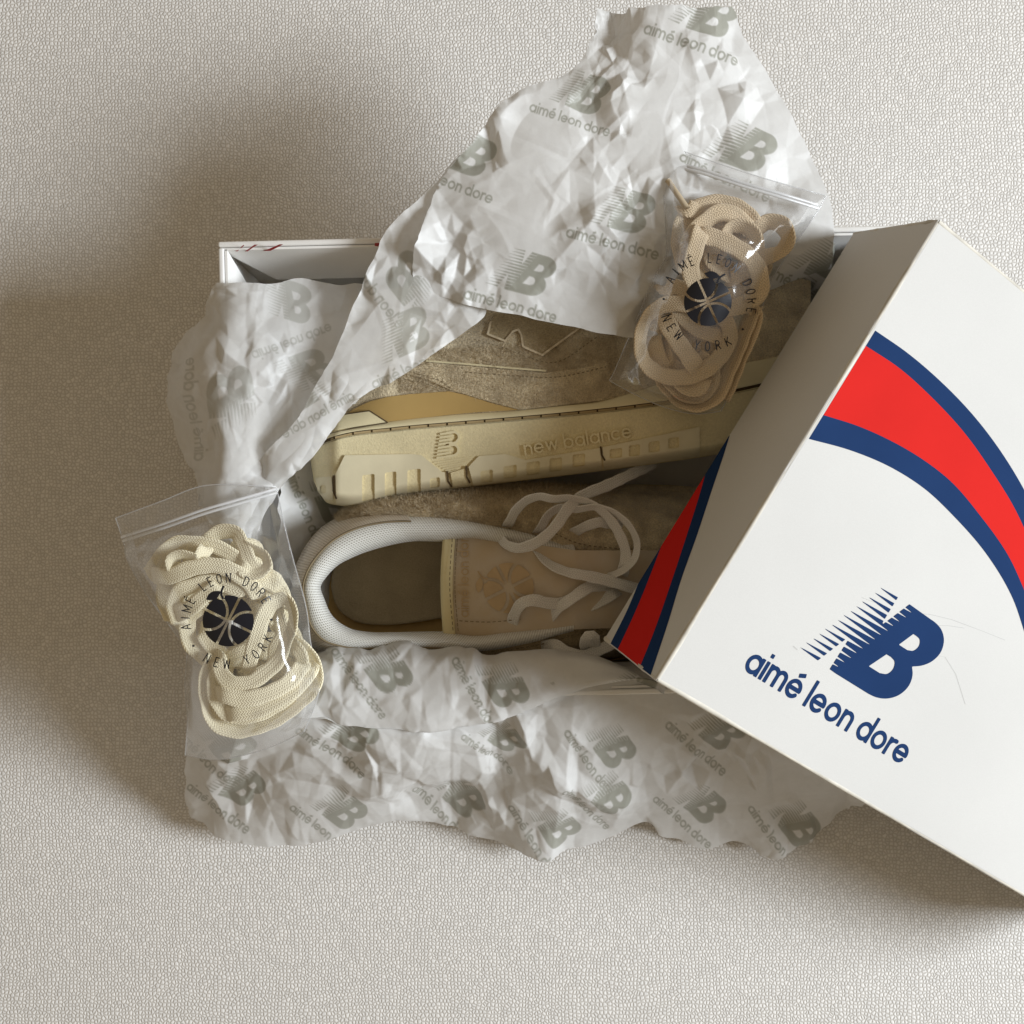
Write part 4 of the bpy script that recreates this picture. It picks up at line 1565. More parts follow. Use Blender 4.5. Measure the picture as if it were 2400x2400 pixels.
# sole block
fp = [(720, 1370), (735, 1270), (800, 1200), (950, 1165), (1150, 1150), (1400, 1140), (1650, 1150), (1830, 1200), (1900, 1300), (1880, 1420), (1780, 1510), (1600, 1550), (1350, 1545),
      (1100, 1545), (900, 1545), (780, 1510), (735, 1450)]
fpc = curve(fp + [fp[0]], 121)[:-1]
n = len(fpc)
rings = [P(fpc[:, 0], fpc[:, 1], .0045), P(1290 + (fpc[:, 0] - 1290) * 1.01, 1350 + (fpc[:, 1] - 1350) * 1.02, .016), P(fpc[:, 0], fpc[:, 1], .030)]
V_ = np.concatenate(rings)
f = grid_faces(3, n, True).tolist() + [list(range(n))[::-1], [2 * n + q for q in range(n)]]
add_obj('midsole', V_, f, M['sole'], sn2)

OUT = [(1345, 1287), (1257, 1256), (1169, 1236), (1066, 1218), (962, 1212), (880, 1216), (822, 1230), (771, 1258), (735, 1296), (710, 1340), (702, 1378), (708, 1425), (718, 1470), (745, 1505), (790, 1522),
       (870, 1528), (962, 1526), (1050, 1528), (1118, 1525), (1221, 1510), (1345, 1478)]
INN = [(1345, 1303), (1257, 1284), (1165, 1272), (1107, 1262), (1030, 1266), (962, 1266), (890, 1280), (828, 1302), (786, 1326), (762, 1352), (749, 1374), (757, 1404), (776, 1445), (815, 1474), (859, 1483),
       (920, 1484), (980, 1483), (1040, 1483), (1118, 1490), (1200, 1478), (1345, 1459)]
nc = 220
Oc, Ic = curve([(a, b) for a, b in OUT], nc), curve([(a, b) for a, b in INN], nc)
sarr = np.linspace(0, 1, nc)
zc = np.interp(sarr, [0, .12, .3, .5, .7, .88, 1], [.080, .082, .086, .096, .086, .082, .080])
mid = (Oc + Ic) / 2
prof = [(1.35, -.030), (1.22, -.018), (1.10, -.006), (1.0, .0005), (.86, .0048), (.62, .0072), (.35, .0066), (.1, .0030), (-.02, -.003), (-.06, -.010), (.05, -.018), (.3, -.028), (.5, -.042)]
pp = curve([(a * 100, b * 100000 / 10) for a, b in prof], 34)
pa, pb = pp[:, 0] / 100, pp[:, 1] / 10000
C_ = []
for a, b in zip(pa, pb):
    XY = Ic + (Oc - Ic) * a
    C_.append(P(XY[:, 0], XY[:, 1], np.maximum(zc + b, .034)))
C_ = np.stack(C_, 1)
C_[..., 2] += soft_noise(nc, len(pa), 18, np.random.default_rng(3)) * .0004
ul = np.concatenate([[0], np.cumsum(np.linalg.norm(np.diff(C_[:, 17], axis=0), axis=1))])
vl = np.concatenate([[0], np.cumsum(np.linalg.norm(np.diff(C_[nc // 3], axis=0), axis=1))])
uvc = np.stack(np.meshgrid(ul, vl, indexing='ij'), -1)
collar = add_obj('collar', C_, grid_faces(nc, len(pa)), M['collar'], sn2, True, None, uvc.reshape(-1, 2))
# heel pad: outer heel in a warmer mesh, with a seam
kk = (pa > .80)
hs = slice(int(nc * .27), int(nc * .80))
HP = C_[hs][:, kk].copy()
HPn = grid_normals(HP)
cen = HP.mean((0, 1))
outw = HP - cen
outw[..., 2] = .01
sgn = np.sign((HPn * outw).sum(-1, keepdims=True))
HP = HP + HPn * sgn * .0007
add_obj('heel_pad', HP, grid_faces(*HP.shape[:2]), M['heelpad'], sn2, True, None, (uvc[hs][:, kk] * .9).reshape(-1, 2))
li_ = int(np.argmin(abs(pa - .80)))
SL = C_[hs, li_] + np.array([0, 0, .0006])
tube_n = len(SL)
TT = np.gradient(SL, axis=0)
TT /= np.linalg.norm(TT, axis=1, keepdims=True)
sd = np.cross(TT, [0, 0, 1.0])
sd /= np.linalg.norm(sd, axis=1, keepdims=True)
nn = np.cross(sd, TT)
ring = np.stack([SL + (sd * math.cos(a) + nn * math.sin(a)) * .0005 for a in np.linspace(0, 2 * math.pi, 7)[:-1]], 1)
add_obj('heel_seam', ring, grid_faces(tube_n, 6, True), M['seam'], sn2)

# inside: lining board and insole
ib = [(690, 1374), (720, 1280), (800, 1220), (950, 1205), (1150, 1210), (1500, 1220), (1500, 1520), (1150, 1530), (950, 1530), (800, 1515), (720, 1465)]
ic = curve(ib + [ib[0]], 90)[:-1]
cx_, cy_ = 1050, 1370
rgs = [P(cx_ + (ic[:, 0] - cx_) * s, cy_ + (ic[:, 1] - cy_) * s, z) for s, z in ((1.0, .060), (.97, .046), (.93, .038), (.85, .0345), (.4, .034), (.02, .034))]
add_obj('footbed_board', np.concatenate(rgs), grid_faces(len(rgs), len(ic), True), M['board'], sn2)
ip = [(776, 1374), (780, 1340), (800, 1305), (850, 1275), (950, 1262), (1100, 1258), (1300, 1265), (1300, 1450), (1100, 1448), (1038, 1449), (986, 1457), (896, 1465), (831, 1456), (795, 1430), (782, 1405)]
ipc = curve(ip + [ip[0]], 110)[:-1]
rgs = [P(1040 + (ipc[:, 0] - 1040) * s, 1365 + (ipc[:, 1] - 1365) * s, z) for s, z in ((1.0, .034), (1.0, .0385), (.985, .0395), (.9, .0385), (.5, .038), (.02, .038))]
add_obj('insole', np.concatenate(rgs), grid_faces(len(rgs), len(ipc), True), M['insole'], sn2)

# tongue
def tongue_z(px, py):
    px, py = np.asarray(px, float), np.asarray(py, float)
    c = (py - 1375) / 115.0
    return .0815 + .005 * (1 - c * c) + .004 * np.exp(-((px - 1300) / 140)**2) - .010 * np.clip((px - 1350) / 250, 0, 1.5) - .006 * np.clip((1055 - px) / 20, 0, 1)**2


tx, ty = np.meshgrid(np.linspace(1041, 1700, 150), np.linspace(0, 1, 70), indexing='ij')
y0 = np.interp(tx, [1040, 1110, 1350, 1500, 1700], [1256, 1256, 1290, 1290, 1290])
y1 = np.interp(tx, [1040, 1110, 1200, 1350, 1500, 1700], [1484, 1492, 1492, 1475, 1470, 1460])
tp = y0 + (y1 - y0) * ty
tx2 = tx - 6 * np.sin(ty * math.pi) * (tx < 1120) * np.clip((1120 - tx) / 80, 0, 1)
TZ = tongue_z(tx, tp) + soft_noise(150, 70, 16, np.random.default_rng(9)) * .0002
tongue = add_obj('tongue', P(tx2, tp, TZ), grid_faces(150, 70), M['tongue'], sn2)


def tg_map(u, v, off):
    return P(u, v, tongue_z(u, v) + off)


def bind_x(px, py):
    return px


bn = 60
tt = np.linspace(0, 1, bn)
rows_ = []
for a, dz in ((-3, -.010), (-3, -.003), (-1, .0010), (6, .0022), (18, .0022), (25, .0016), (27, .0004)):
    yy = np.interp(1041 + a, [1040, 1110], [1256, 1256]) + (np.interp(1041 + a, [1040, 1110], [1484, 1492]) - 1256) * tt
    xx = 1041 + a - 6 * np.sin(tt * math.pi)
    rows_.append(P(xx, yy, tongue_z(xx + 6, yy) + dz + (.0 if a > 0 else .003)))
add_obj('tongue_binding', np.stack(rows_), grid_faces(len(rows_), bn), M['binding'], tongue)
fn, bd = dashes([(1060 - 0, 1262), (1054, 1370), (1062, 1480)], 8, 5, 2.0)
relief('stitching', fn, bd, .8, tg_map, .0032, None, M['seam'], tongue)
fn, bd = dashes([(1072, 1262), (1066, 1370), (1074, 1482)], 9, 2, 1.6)
relief('stitching', fn, bd, .8, tg_map, .0013, None, M['seam'], tongue)
fn, bd = dashes([(1076, 1455), (1140, 1458), (1220, 1452)], 8, 5, 2.0)
relief('stitching', fn, bd, .8, tg_map, .0013, None, M['seam'], tongue)
relief('printed_lettering', affine_text(lambda u, v: text_sdf(u, v, 'aimé leon dore', 0, 1.0, .088, stroke=.16), 1099, 1447, -90, 1 / 205.),
       (1070, 1105, 1240, 1450), .8, tg_map, .00055, None, M['tongue_print'], tongue)
relief('printed_emblem', affine_text(lambda u, v: ball_sdf(u, v) - .015, 1192, 1378, -72, 1 / 60.), (1095, 1262, 1300, 1450), 1.2, tg_map, .00055, None, M['tongue_print'], tongue)

# suede quarters around the collar
def quarter(name, rows, ni, nj, mat, seed, amp=.0005):
    G = ribs(rows, ni, nj)
    rng = np.random.default_rng(seed)
    G[..., 2] += (soft_noise(ni, nj, 9, rng) * .6 + soft_noise(ni, nj, 3, rng) * .4) * amp
    return add_obj(name, W3(G), grid_faces(ni, nj), M[mat], sn2), G


q_up = [
    [(812, 1236, .079), (800, 1226, .074), (790, 1214, .058), (785, 1205, .035)],
    [(880, 1220, .083), (860, 1192, .080), (850, 1178, .064), (845, 1172, .034)],
    [(962, 1216, .084), (955, 1188, .084), (950, 1162, .070), (945, 1156, .034)],
    [(1066, 1222, .083), (1066, 1186, .083), (1066, 1152, .070), (1066, 1148, .034)],
    [(1169, 1240, .081), (1172, 1196, .081), (1172, 1150, .068), (1172, 1142, .034)],
    [(1257, 1262, .080), (1268, 1204, .080), (1276, 1150, .066), (1280, 1138, .034)],
    [(1345, 1300, .080), (1356, 1226, .080), (1366, 1156, .062), (1370, 1136, .034)],
    [(1420, 1306, .078), (1432, 1236, .076), (1440, 1166, .058), (1445, 1136, .034)],
    [(1510, 1306, .075), (1520, 1240, .071), (1528, 1176, .054), (1530, 1138, .034)],
    [(1600, 1305, .070), (1605, 1246, .066), (1610, 1186, .050), (1612, 1140, .034)],
    [(1720, 1320, .062), (1720, 1270, .056), (1725, 1205, .044), (1725, 1155, .032)],
]
quarter('quarter', q_up, 200, 70, 'suede', 1, .0008)
q_lo = [
    [(1080, 1526, .079), (1080, 1534, .077), (1080, 1545, .06), (1080, 1550, .035)],
    [(1170, 1518, .080), (1170, 1532, .078), (1170, 1546, .06), (1170, 1552, .035)],
    [(1260, 1502, .080), (1262, 1524, .078), (1264, 1545, .06), (1264, 1552, .035)],
    [(1345, 1466, .079), (1350, 1508, .077), (1352, 1542, .06), (1352, 1552, .035)],
    [(1420, 1446, .077), (1426, 1496, .074), (1430, 1536, .058), (1430, 1552, .035)],
    [(1520, 1440, .073), (1522, 1490, .069), (1526, 1530, .054), (1526, 1552, .035)],
    [(1620, 1436, .067), (1622, 1480, .062), (1626, 1524, .048), (1626, 1548, .034)],
    [(1720, 1420, .060), (1722, 1460, .055), (1726, 1505, .042), (1726, 1535, .032)],
]
quarter('quarter', q_lo, 120, 50, 'suede_dark', 2, .0005)
vm = [
    [(1600, 1140, .034), (1602, 1200, .050), (1604, 1280, .066), (1604, 1360, .071), (1604, 1440, .066), (1602, 1510, .048), (1600, 1548, .034)],
    [(1720, 1155, .032), (1720, 1215, .046), (1722, 1290, .060), (1722, 1360, .063), (1722, 1430, .059), (1720, 1490, .046), (1718, 1532, .032)],
    [(1830, 1205, .031), (1830, 1250, .042), (1830, 1310, .050), (1830, 1360, .052), (1830, 1410, .049), (1828, 1450, .042), (1826, 1480, .031)],
    [(1890, 1300, .030), (1890, 1320, .034), (1892, 1340, .036), (1892, 1360, .037), (1892, 1380, .036), (1890, 1395, .034), (1888, 1410, .030)],
]
quarter('vamp', vm, 80, 60, 'suede_dark', 4, .0004)


def samp2(rng, n):
    G = ribs(q_up, 120, 40)
    V = W3(G)
    nr = grid_normals(V)
    i = np.clip((rng.beta(1.2, 1.9, n) * 84).astype(int), 0, 119)
    j = np.clip((rng.beta(1.1, 1.5, n) * 36).astype(int), 0, 39)
    p = V[i, j] + rng.normal(0, .0004, (n, 3))
    return p, nr[i, j] * .8 + np.array([-.2, .25, .3])


q0 = [o for o in sn2.children if o.name.startswith('quarter')][0]
nap('suede_nap', samp2, 42000, .0022, .00014, q0, 12)
for line, zl in (([(1290, 1245), (1350, 1272), (1440, 1285), (1510, 1288)], .0815), ([(1150, 1528), (1260, 1512), (1350, 1488), (1440, 1465)], .0815)):
    fn, bd = dashes(line, 7, 5, 2.4)
    relief('stitching', fn, bd, .9, lambda u, v, off, zl=zl: P(u, v, np.interp(u, [1150, 1345, 1520], [zl, zl, zl - .005]) + off), .0006, None, M['seam'], sn2)

# laces of the upright sneaker
Z4 = lambda pts, zs: [(1050 + x / 3.864, 1080 + y / 3.864, z) for (x, y), z in zip(pts, np.interp(np.linspace(0, 1, len(pts)), np.linspace(0, 1, len(zs)), zs))]
LW2, LT2 = .0056, .0008
lace_defs = [
    ([(1780, 60), (1650, 125), (1450, 220), (1200, 330), (1080, 440), (1000, 560), (900, 670), (780, 750), (650, 790), (540, 765), (470, 700)], [.066, .080, .096, .101, .099, .094, .086], [5, 5, 12, 25, 45]),
    ([(565, 540), (615, 450), (720, 355), (820, 325), (960, 345), (1100, 340), (1300, 390), (1440, 500), (1560, 680), (1610, 850), (1590, 970)], [.0855, .092, .098, .096, .093, .088], [-20, -45, -55, -35, -15]),
    ([(850, 590), (920, 480), (1020, 425), (1150, 440), (1350, 420), (1500, 470), (1650, 600), (1712, 750), (1690, 880), (1600, 980), (1480, 1040)], [.086, .0905, .0955, .097, .094, .089], [-30, -50, -60, -62, -55]),
    ([(820, 830), (900, 920), (1060, 1000), (1250, 1040), (1450, 1085), (1640, 1140), (1800, 1180)], [.087, .093, .095, .092, .086], [55, 45, 20, 10, 10]),
    ([(1150, 645), (1260, 590), (1380, 555), (1480, 570)], [.0815, .087, .089, .086], [-30, -20]),
    ([(572, 1610), (580, 1520), (600, 1400), (690, 1280), (780, 1262), (880, 1285), (1000, 1290), (1130, 1250)], [.078, .083, .090, .096, .096, .094, .091, .089], [25, 10, 0, -20]),
    ([(885, 1485), (980, 1350), (1130, 1240), (1290, 1140), (1440, 1130)], [.082, .091, .095, .092, .086], [40, 25, 15, 10]),
    ([(1100, 800), (1140, 900), (1230, 1000), (1300, 1060)], [.083, .086, .086, .085], [15, 10]),
    ([(1180, 1440), (1260, 1330), (1400, 1260), (1500, 1200)], [.080, .085, .086, .086], [25, 20]),
    ([(880, 1680), (960, 1665), (1080, 1730), (1220, 1765), (1400, 1700), (1520, 1640)], [.081, .086, .087, .086, .083], [0, 10, 20, 30]),
    ([(1275, 1740), (1245, 1660), (1270, 1590), (1310, 1590), (1330, 1650), (1320, 1730)], [.078, .088, .092, .092, .088, .078], [-10, 0, 10]),
]
for pts, zs, tw in lace_defs:
    ribbon('lace', Z4(pts, zs), LW2, LT2, 'lace_grey', sn2, twist=tw, tuck=.010)

# ------------------------------------------------------------------ bags of spare laces
def bag(label, rows, back_dz, zip_pts, emblem, group, seed, loc):
    b = thing('zip_bag', label, 'plastic bag', loc, group)
    step = 4.0
    ni, nj = 190, 110
    G = ribs(rows, ni, nj)
    rng = np.random.default_rng(seed)
    ii = np.minimum(np.arange(ni), ni - 1 - np.arange(ni))[:, None] / 22.0
    jj = np.minimum(np.arange(nj), nj - 1 - np.arange(nj))[None, :] / 16.0
    inner = np.clip(np.minimum(ii, jj), 0, 1)
    H = crumple(ni, nj, 30, rng, 1.2) * .0009 + soft_noise(ni, nj, 11, rng) * .0004 + soft_noise(ni, nj, 5, rng) * .00012
    F = G.copy()
    calm = 1 - .75 * np.exp(-(((G[..., 0] - emblem[0])**2 + (G[..., 1] - emblem[1])**2) / (emblem[2] * 1.9)**2)**2)
    F[..., 2] += H * (.35 + .65 * inner) * calm + .0035 * np.clip(inner * 2, 0, 1)
    add_obj('front_film', W3(F), grid_faces(ni, nj), M['film'], b)
    Bk = G.copy()
    zb = np.array([[r[0][2], r[-1][2]] for r in rows])
    zl = np.interp(np.linspace(0, 1, ni), np.linspace(0, 1, len(rows)), zb[:, 0])[:, None]
    zr = np.interp(np.linspace(0, 1, ni), np.linspace(0, 1, len(rows)), zb[:, 1])[:, None]
    s = np.linspace(0, 1, nj)[None, :]
    Bk[..., 2] = zl * (1 - s) + zr * s - .0008 - back_dz * np.sin(s * math.pi)
    Bk[..., 2] += crumple(ni, nj, 26, rng, 1.2) * .0006 * inner
    add_obj('back_film', W3(Bk), grid_faces(ni, nj), M['film'], b)
    # side welds: fine bright bead along the rim
    for nm, pts in (('zip_strip', zip_pts), ('zip_strip', [(p[0] - 3, p[1] - 9, p[2]) for p in zip_pts])):
        c = W3(curve(pts, 60))
        t = np.gradient(c, axis=0)
        t /= np.linalg.norm(t, axis=1, keepdims=True)
        sd_ = np.cross(t, [0, 0, 1.0])
        sd_ /= np.linalg.norm(sd_, axis=1, keepdims=True)
        up_ = np.cross(sd_, t)
        rg = np.stack([c + sd_ * math.cos(a) * .0007 + up_ * math.sin(a) * .0005 for a in np.linspace(0, 2 * math.pi, 9)[:-1]], 1)
        add_obj(nm, rg, grid_faces(60, 8, True), M['zip'], b)
    for ed in (F[:, 0], F[:, -1], F[0], F[-1]):
        c = W3(ed[::3])
        t = np.gradient(c, axis=0)
        t /= np.linalg.norm(t, axis=1, keepdims=True)
        sd_ = np.cross(t, [0, 0, 1.0])
        sd_ /= np.linalg.norm(sd_, axis=1, keepdims=True)
        up_ = np.cross(sd_, t)
        rg = np.stack([c + sd_ * math.cos(a) * .00028 + up_ * math.sin(a) * .00028 for a in np.linspace(0, 2 * math.pi, 7)[:-1]], 1)
        add_obj('welded_edge', rg, grid_faces(len(c), 6, True), M['weld'], b)
    # print on the film, following its bulge
    gx, gy, gz = F[::2, ::2, 0].ravel(), F[::2, ::2, 1].ravel(), F[::2, ::2, 2].ravel()

    def fm(u, v, off):
        out = np.zeros(len(u))
        for k in range(0, len(u), 2000):
            d = (u[k:k + 2000, None] - gx)**2 + (v[k:k + 2000, None] - gy)**2
            w = 1 / (d + 90.0)**2
            w = np.where(d < 900, w, 0) + 1e-15
            out[k:k + 2000] = (w * gz).sum(1) / w.sum(1)
        return P(u, v, out + off)
    cx, cy, r, rot, r0, h = emblem
    bd = (cx - 2.2 * r, cx + 2.2 * r, cy - 2.2 * r, cy + 2.2 * r)
    relief('printed_emblem', affine_text(ball_sdf, cx, cy, -rot, 1 / r), bd, 1.3, fm, .0014, None, M['black'], b, smooth=True)
    relief('printed_lettering', affine_text(lambda u, v: ring_text(u, v, r0, h, .11), cx, cy, -rot, 1 / r), bd, 1.0, fm, .0014, None, M['black'], b, smooth=True)
    return b


M['weld'] = film_mat(.4)
M['zip'] = surface('clear_zip_bead', (.80, .81, .83), .25, spec=.6)
GB = 'clear zip bags of spare laces'
rowsA = [
    [(271, 1214, .099), (380, 1174, .107), (475, 1139, .111), (560, 1136, .113), (645, 1143, .111)],
    [(289, 1270, .100), (395, 1236, .109), (475, 1208, .113), (560, 1180, .114), (650, 1153, .111)],
    [(297, 1310, .100), (400, 1288, .119), (480, 1272, .125), (570, 1258, .125), (667, 1232, .110)],
    [(350, 1402, .102), (430, 1392, .127), (520, 1372, .132), (610, 1350, .130), (690, 1322, .109)],
    [(413, 1488, .106), (470, 1480, .127), (550, 1470, .132), (640, 1450, .131), (719, 1432, .109)],
    [(437, 1526, .106), (500, 1540, .126), (580, 1532, .131), (660, 1520, .130), (730, 1516, .110)],
    [(433, 1600, .104), (500, 1610, .126), (590, 1612, .132), (670, 1600, .130), (752, 1578, .112)],
    [(439, 1680, .100), (500, 1690, .120), (580, 1690, .126), (650, 1680, .122), (742, 1642, .114)],
    [(434, 1770, .092), (500, 1780, .098), (580, 1768, .104), (650, 1745, .108), (712, 1715, .113)],
]
bag('clear zip bag of cream laces with black ball print, overhanging the short wall', rowsA, .004,
    [(287, 1268, .1005), (395, 1233, .110), (475, 1205, .1143), (560, 1180, .1152), (649, 1154, .1125)],
    (535, 1455, 60, 18.5, 1.50, .36), GB, 5, tuple(P(500, 1450, .10)))
rowsB = [
    [(1575, 345, .122), (1660, 375, .126), (1750, 405, .127), (1840, 432, .124), (1936, 458, .117)],
    [(1562, 386, .122), (1650, 408, .126), (1740, 436, .127), (1830, 462, .125), (1919, 490, .117)],
    [(1556, 420, .122), (1640, 450, .131), (1730, 475, .133), (1810, 500, .131), (1902, 516, .117)],
    [(1561, 552, .120), (1620, 560, .135), (1700, 575, .137), (1770, 580, .135), (1850, 592, .116)],
    [(1560, 600, .118), (1610, 620, .134), (1690, 635, .137), (1750, 645, .133), (1806, 660, .116)],
    [(1531, 655, .115), (1590, 690, .131), (1660, 708, .134), (1730, 715, .130), (1797, 690, .115)],
    [(1498, 735, .111), (1550, 760, .126), (1630, 785, .130), (1700, 795, .125), (1777, 750, .112)],
    [(1467, 806, .107), (1520, 840, .121), (1600, 865, .125), (1670, 870, .121), (1752, 830, .110)],
    [(1440, 870, .104), (1500, 905, .116), (1580, 930, .120), (1650, 935, .117), (1722, 900, .109)],
    [(1428, 892, .102), (1490, 925, .105), (1560, 955, .108), (1630, 970, .109), (1690, 964, .108)],
]
bag('clear zip bag of beige laces with black ball print, lying beside the leaning lid', rowsB, .004,
    [(1561, 384, .1225), (1650, 407, .1268), (1740, 436, .128), (1830, 462, .126), (1919, 489, .1178)],
    (1659, 708, 56, -21, 1.66, .38), GB, 9, tuple(P(1650, 700, .11)))

# laces inside the bags
LG = 'spare flat laces coiled in zip bags'
zA = lambda pts, z: [(250 + x / 2.842, 1100 + y / 2.842, zq) for (x, y), zq in zip(pts, np.interp(np.linspace(0, 1, len(pts)), np.linspace(0, 1, len(np.atleast_1d(z))), np.atleast_1d(z)))]
la = thing('shoelace', 'coiled flat cream shoelace inside the clear bag by the short wall', 'shoelace', tuple(P(520, 1450, .104)), LG)
defsA = [
    ([(440, 1010), (380, 860), (400, 740), (520, 700), (700, 690), (880, 740), (1050, 830), (1150, 950), (1230, 1080), (1280, 1200)], [.107], [8]),
    ([(640, 1080), (700, 1180), (820, 1260), (960, 1290), (1120, 1240), (1200, 1130), (1160, 1020)], [.108], [5]),
    ([(720, 1250), (660, 1390), (675, 1560), (730, 1690), (860, 1745), (1010, 1715), (1160, 1650), (1290, 1550), (1390, 1430), (1395, 1310), (1330, 1200), (1240, 1130)], [.109, .112, .113, .112, .110], [50, 55, 45, 35, 55]),
    ([(780, 1300), (720, 1400), (740, 1540), (830, 1640), (960, 1640), (1120, 1570), (1260, 1460), (1330, 1350)], [.111, .114, .116, .114], [40, 40, 18, 10, 20]),
    ([(310, 660), (370, 570), (470, 490), (600, 490), (760, 530), (900, 630), (990, 730), (1080, 790)], [.110, .115, .117, .117, .114], [-55, -50, -30, -8, 0]),
    ([(680, 470), (750, 420), (850, 420), (910, 510), (950, 610), (1010, 690), (1090, 720), (1160, 800), (1180, 900)], [.112, .116, .120, .120, .117], [-50, -25, 0, 0]),
    ([(450, 650), (440, 600), (490, 568), (560, 580), (620, 600), (640, 560), (655, 535)], [.117, .119, .120, .119], [-60, -70, -40]),
    ([(930, 520), (990, 540), (1050, 575), (1070, 630), (1030, 680), (960, 690), (900, 650)], [.117, .120, .122, .121], [-30, -60, -50, -10]),
    ([(330, 705), (400, 715), (560, 660), (720, 640), (860, 690), (960, 770), (1010, 850)], [.115, .120, .122, .121], [-10, -6, 0, 5]),
    ([(480, 1010), (450, 900), (480, 820), (600, 770), (760, 755), (870, 800), (1000, 740), (1080, 750), (1140, 790)], [.113, .117, .119, .121, .120], [-50, -20, 8, 5]),
    ([(480, 960), (560, 920), (640, 850), (740, 780)], [.116, .119, .120], [0]),
    ([(940, 1340), (990, 1150), (1040, 990), (1110, 890), (1190, 860), (1240, 940), (1235, 1050), (1190, 1160), (1150, 1260), (1050, 1360), (930, 1430), (820, 1420), (760, 1350), (750, 1270)],
     [.115, .120, .123, .123, .121, .120, .118, .114], [8, 5, -25, -60, -45, -12, 0, 0]),
    ([(755, 1500), (900, 1530), (1080, 1490), (1220, 1410), (1300, 1310)], [.118, .121, .121, .118], [4]),
    ([(820, 1630), (980, 1610), (1150, 1530), (1290, 1430), (1360, 1330)], [.116, .119, .119, .116], [14]),
    ([(1250, 1180), (1300, 1260), (1270, 1350), (1180, 1380)], [.114, .116, .115], [-20]),
    ([(1000, 800), (1010, 900), (990, 1000), (960, 1090)], [.113, .115], [10]),
    ([(1150, 980), (1170, 1100), (1120, 1200), (1110, 1300)], [.112, .114], [-30]),
]
for pts, z, tw in defsA:
    ribbon('lace_coil', zA(pts, z), .0074, .0010, 'lace_cream', la, twist=[.75 * q for q in (tw if len(tw) > 1 else tw * 2)], tuck=.007)
rl = np.random.default_rng(77)
for (cx, cy, rx, ry, rot), zlev in zip([(740, 720, 360, 200, 10), (760, 760, 290, 160, -10), (1020, 1430, 310, 250, -25), (1030, 1400, 240, 180, 20), (900, 1060, 300, 330, -50), (780, 700, 220, 110, 30), (1060, 1450, 170, 120, 0)],
                                       [.1065, .109, .1065, .109, .1065, .112, .112]):
    a = np.linspace(0, 2 * math.pi * .96, 14) + rl.uniform(0, 6)
    k = 1 + .12 * rl.normal(0, 1, 14)
    ex, ey = rx * k * np.cos(a), ry * k * np.sin(a)
    c_, s_ = math.cos(math.radians(rot)), math.sin(math.radians(rot))
    ribbon('lace_coil', zA(list(zip(cx + ex * c_ - ey * s_, cy + ex * s_ + ey * c_)), [zlev]), .0074, .0010, 'lace_cream', la, twist=list(rl.uniform(-30, 30, 6)), tuck=.004)
zB = lambda pts, z: [(1400 + x / 2.972, 350 + y / 2.972, zq) for (x, y), zq in zip(pts, np.interp(np.linspace(0, 1, len(pts)), np.linspace(0, 1, len(np.atleast_1d(z))), np.atleast_1d(z)))]
lb = thing('shoelace', 'coiled flat beige shoelace inside the clear bag beside the lid', 'shoelace', tuple(P(1650, 700, .112)), LG)
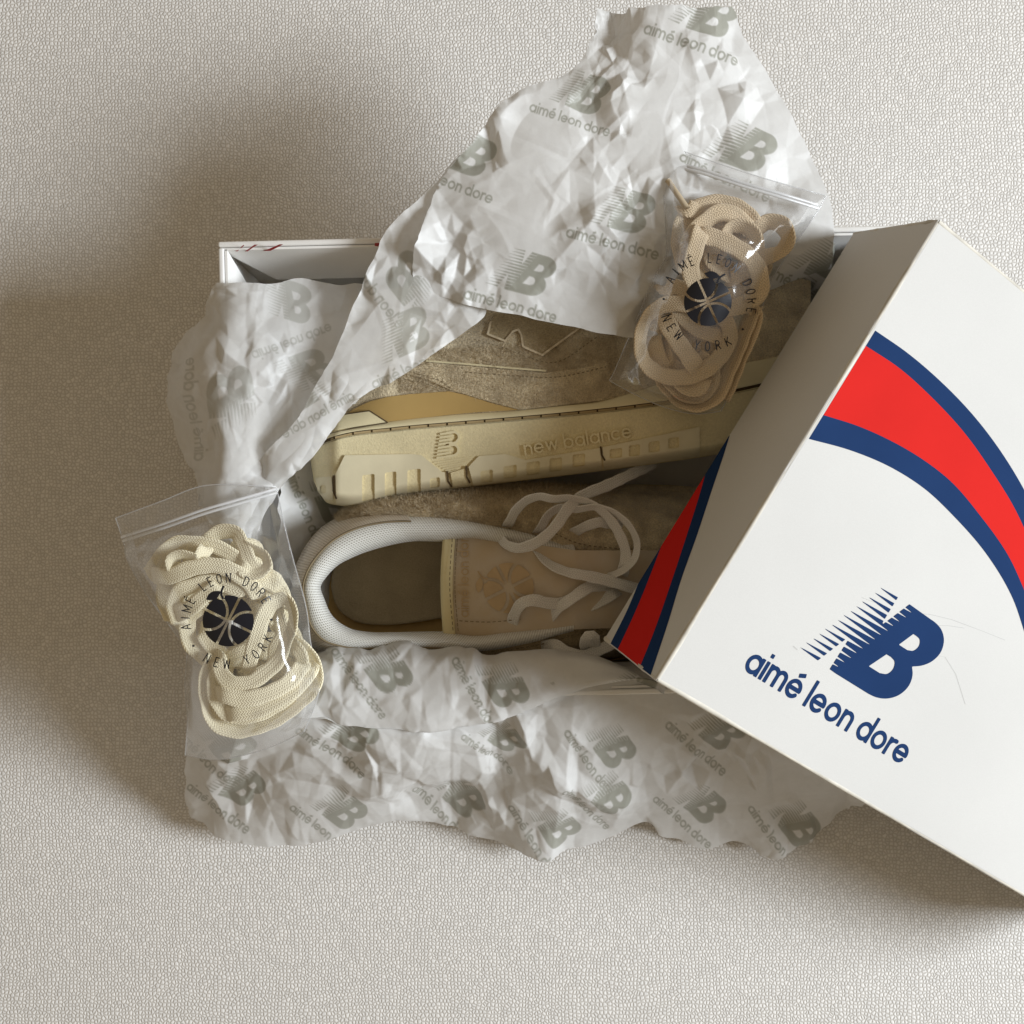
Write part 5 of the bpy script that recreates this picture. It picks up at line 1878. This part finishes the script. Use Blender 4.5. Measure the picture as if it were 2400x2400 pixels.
defsB = [
    ([(620, 410), (720, 440), (820, 520), (900, 560)], [.126, .124], [0]),
    ([(470, 1640), (580, 1755), (700, 1785), (830, 1720), (900, 1580), (970, 1420), (1040, 1240), (1090, 1120)], [.110, .112, .114, .116, .118], [35, 40, 50, 55, 50]),
    ([(1050, 1090), (1100, 1150), (1070, 1290), (1000, 1450), (940, 1600), (880, 1720)], [.119, .117, .113, .110], [-60, -60, -40]),
    ([(520, 1640), (620, 1715), (720, 1710), (785, 1640), (800, 1540), (700, 1440)], [.112, .114, .115, .114], [25, 30, 40, 20]),
    ([(560, 1600), (640, 1670), (710, 1660), (740, 1600)], [.115, .117, .117], [20]),
    ([(400, 1330), (430, 1450), (500, 1540), (560, 1480), (540, 1330), (600, 1230)], [.111, .112, .113], [-50, -40]),
    ([(480, 960), (560, 960), (650, 1000), (760, 1080), (900, 1110), (1010, 1085), (1110, 1020), (1150, 940)], [.119, .121, .122, .122], [10, 8, 5, 0]),
    ([(600, 800), (570, 640), (610, 490), (720, 400), (850, 375), (960, 405), (1050, 465), (1085, 510)], [.121, .124, .126, .126, .124], [-20, -14, -5, -30, -55]),
    ([(620, 760), (650, 610), (750, 505), (870, 440), (980, 480), (1060, 560)], [.123, .126, .128, .127, .124], [-35, -25, -10, 0]),
    ([(890, 600), (930, 545), (1030, 540), (1095, 610), (1080, 690), (1020, 720)], [.126, .129, .129, .127], [-55, -65, -60]),
    ([(1100, 570), (1190, 505), (1290, 530), (1330, 620), (1290, 700), (1190, 745), (1110, 780)], [.121, .124, .126, .124, .123], [-20, -50, -60, -30, 0]),
    ([(960, 870), (1000, 960), (1050, 1040), (1080, 1090)], [.119, .120], [0]),
    ([(700, 590), (830, 620), (960, 680), (1080, 770), (1130, 880), (1120, 1000), (1050, 1060)], [.127, .130, .130, .127, .124], [0, 0, -8, -30]),
    ([(720, 580), (680, 700), (650, 850), (690, 960), (740, 1040)], [.130, .129, .126, .124], [18, 10, 0]),
    ([(640, 1075), (450, 1090), (340, 1190), (298, 1350), (330, 1480), (420, 1560), (560, 1590), (720, 1550), (850, 1450), (920, 1330), (905, 1210), (850, 1140)],
     [.119, .118, .117, .116, .118, .119, .119, .118], [20, 35, 55, 40, 18, 8, 30, 55, 60]),
    ([(470, 1180), (540, 1310), (620, 1420), (690, 1520)], [.118, .120, .120], [-8]),
    ([(560, 1120), (640, 1210), (760, 1280), (860, 1300)], [.115, .116], [20]),
]
for pts, z, tw in defsB:
    ribbon('lace_coil', zB(pts, z), .0080, .0012, 'lace_beige', lb, twist=[.8 * q for q in (tw if len(tw) > 1 else tw * 2)], tuck=.007)
for (cx, cy, rx, ry, rot), zlev in zip([(860, 640, 260, 220, 20), (880, 860, 230, 180, -20), (640, 1420, 260, 260, 0), (640, 1480, 180, 160, 40), (960, 720, 160, 150, 0)],
                                       [.118, .119, .110, .112, .121]):
    a = np.linspace(0, 2 * math.pi * .96, 14) + rl.uniform(0, 6)
    k = 1 + .12 * rl.normal(0, 1, 14)
    ex, ey = rx * k * np.cos(a), ry * k * np.sin(a)
    c_, s_ = math.cos(math.radians(rot)), math.sin(math.radians(rot))
    ribbon('lace_coil', zB(list(zip(cx + ex * c_ - ey * s_, cy + ex * s_ + ey * c_)), [zlev]), .0080, .0012, 'lace_beige', lb, twist=list(rl.uniform(-30, 30, 6)), tuck=.004)
c = W3(curve(zB([(490, 215), (555, 310), (630, 415)], [.124, .126, .126]), 14))
t = np.gradient(c, axis=0)
t /= np.linalg.norm(t, axis=1, keepdims=True)
sd_ = np.cross(t, [0, 0, 1.0])
sd_ /= np.linalg.norm(sd_, axis=1, keepdims=True)
up_ = np.cross(sd_, t)
rg = np.stack([c + (sd_ * math.cos(a) + up_ * math.sin(a)) * .0013 for a in np.linspace(0, 2 * math.pi, 13)[:-1]], 1)
add_obj('aglet', rg.reshape(-1, 3), grid_faces(14, 12, True).tolist() + [list(range(12)), [13 * 12 + q for q in range(12)][::-1]], M['aglet'], lb)
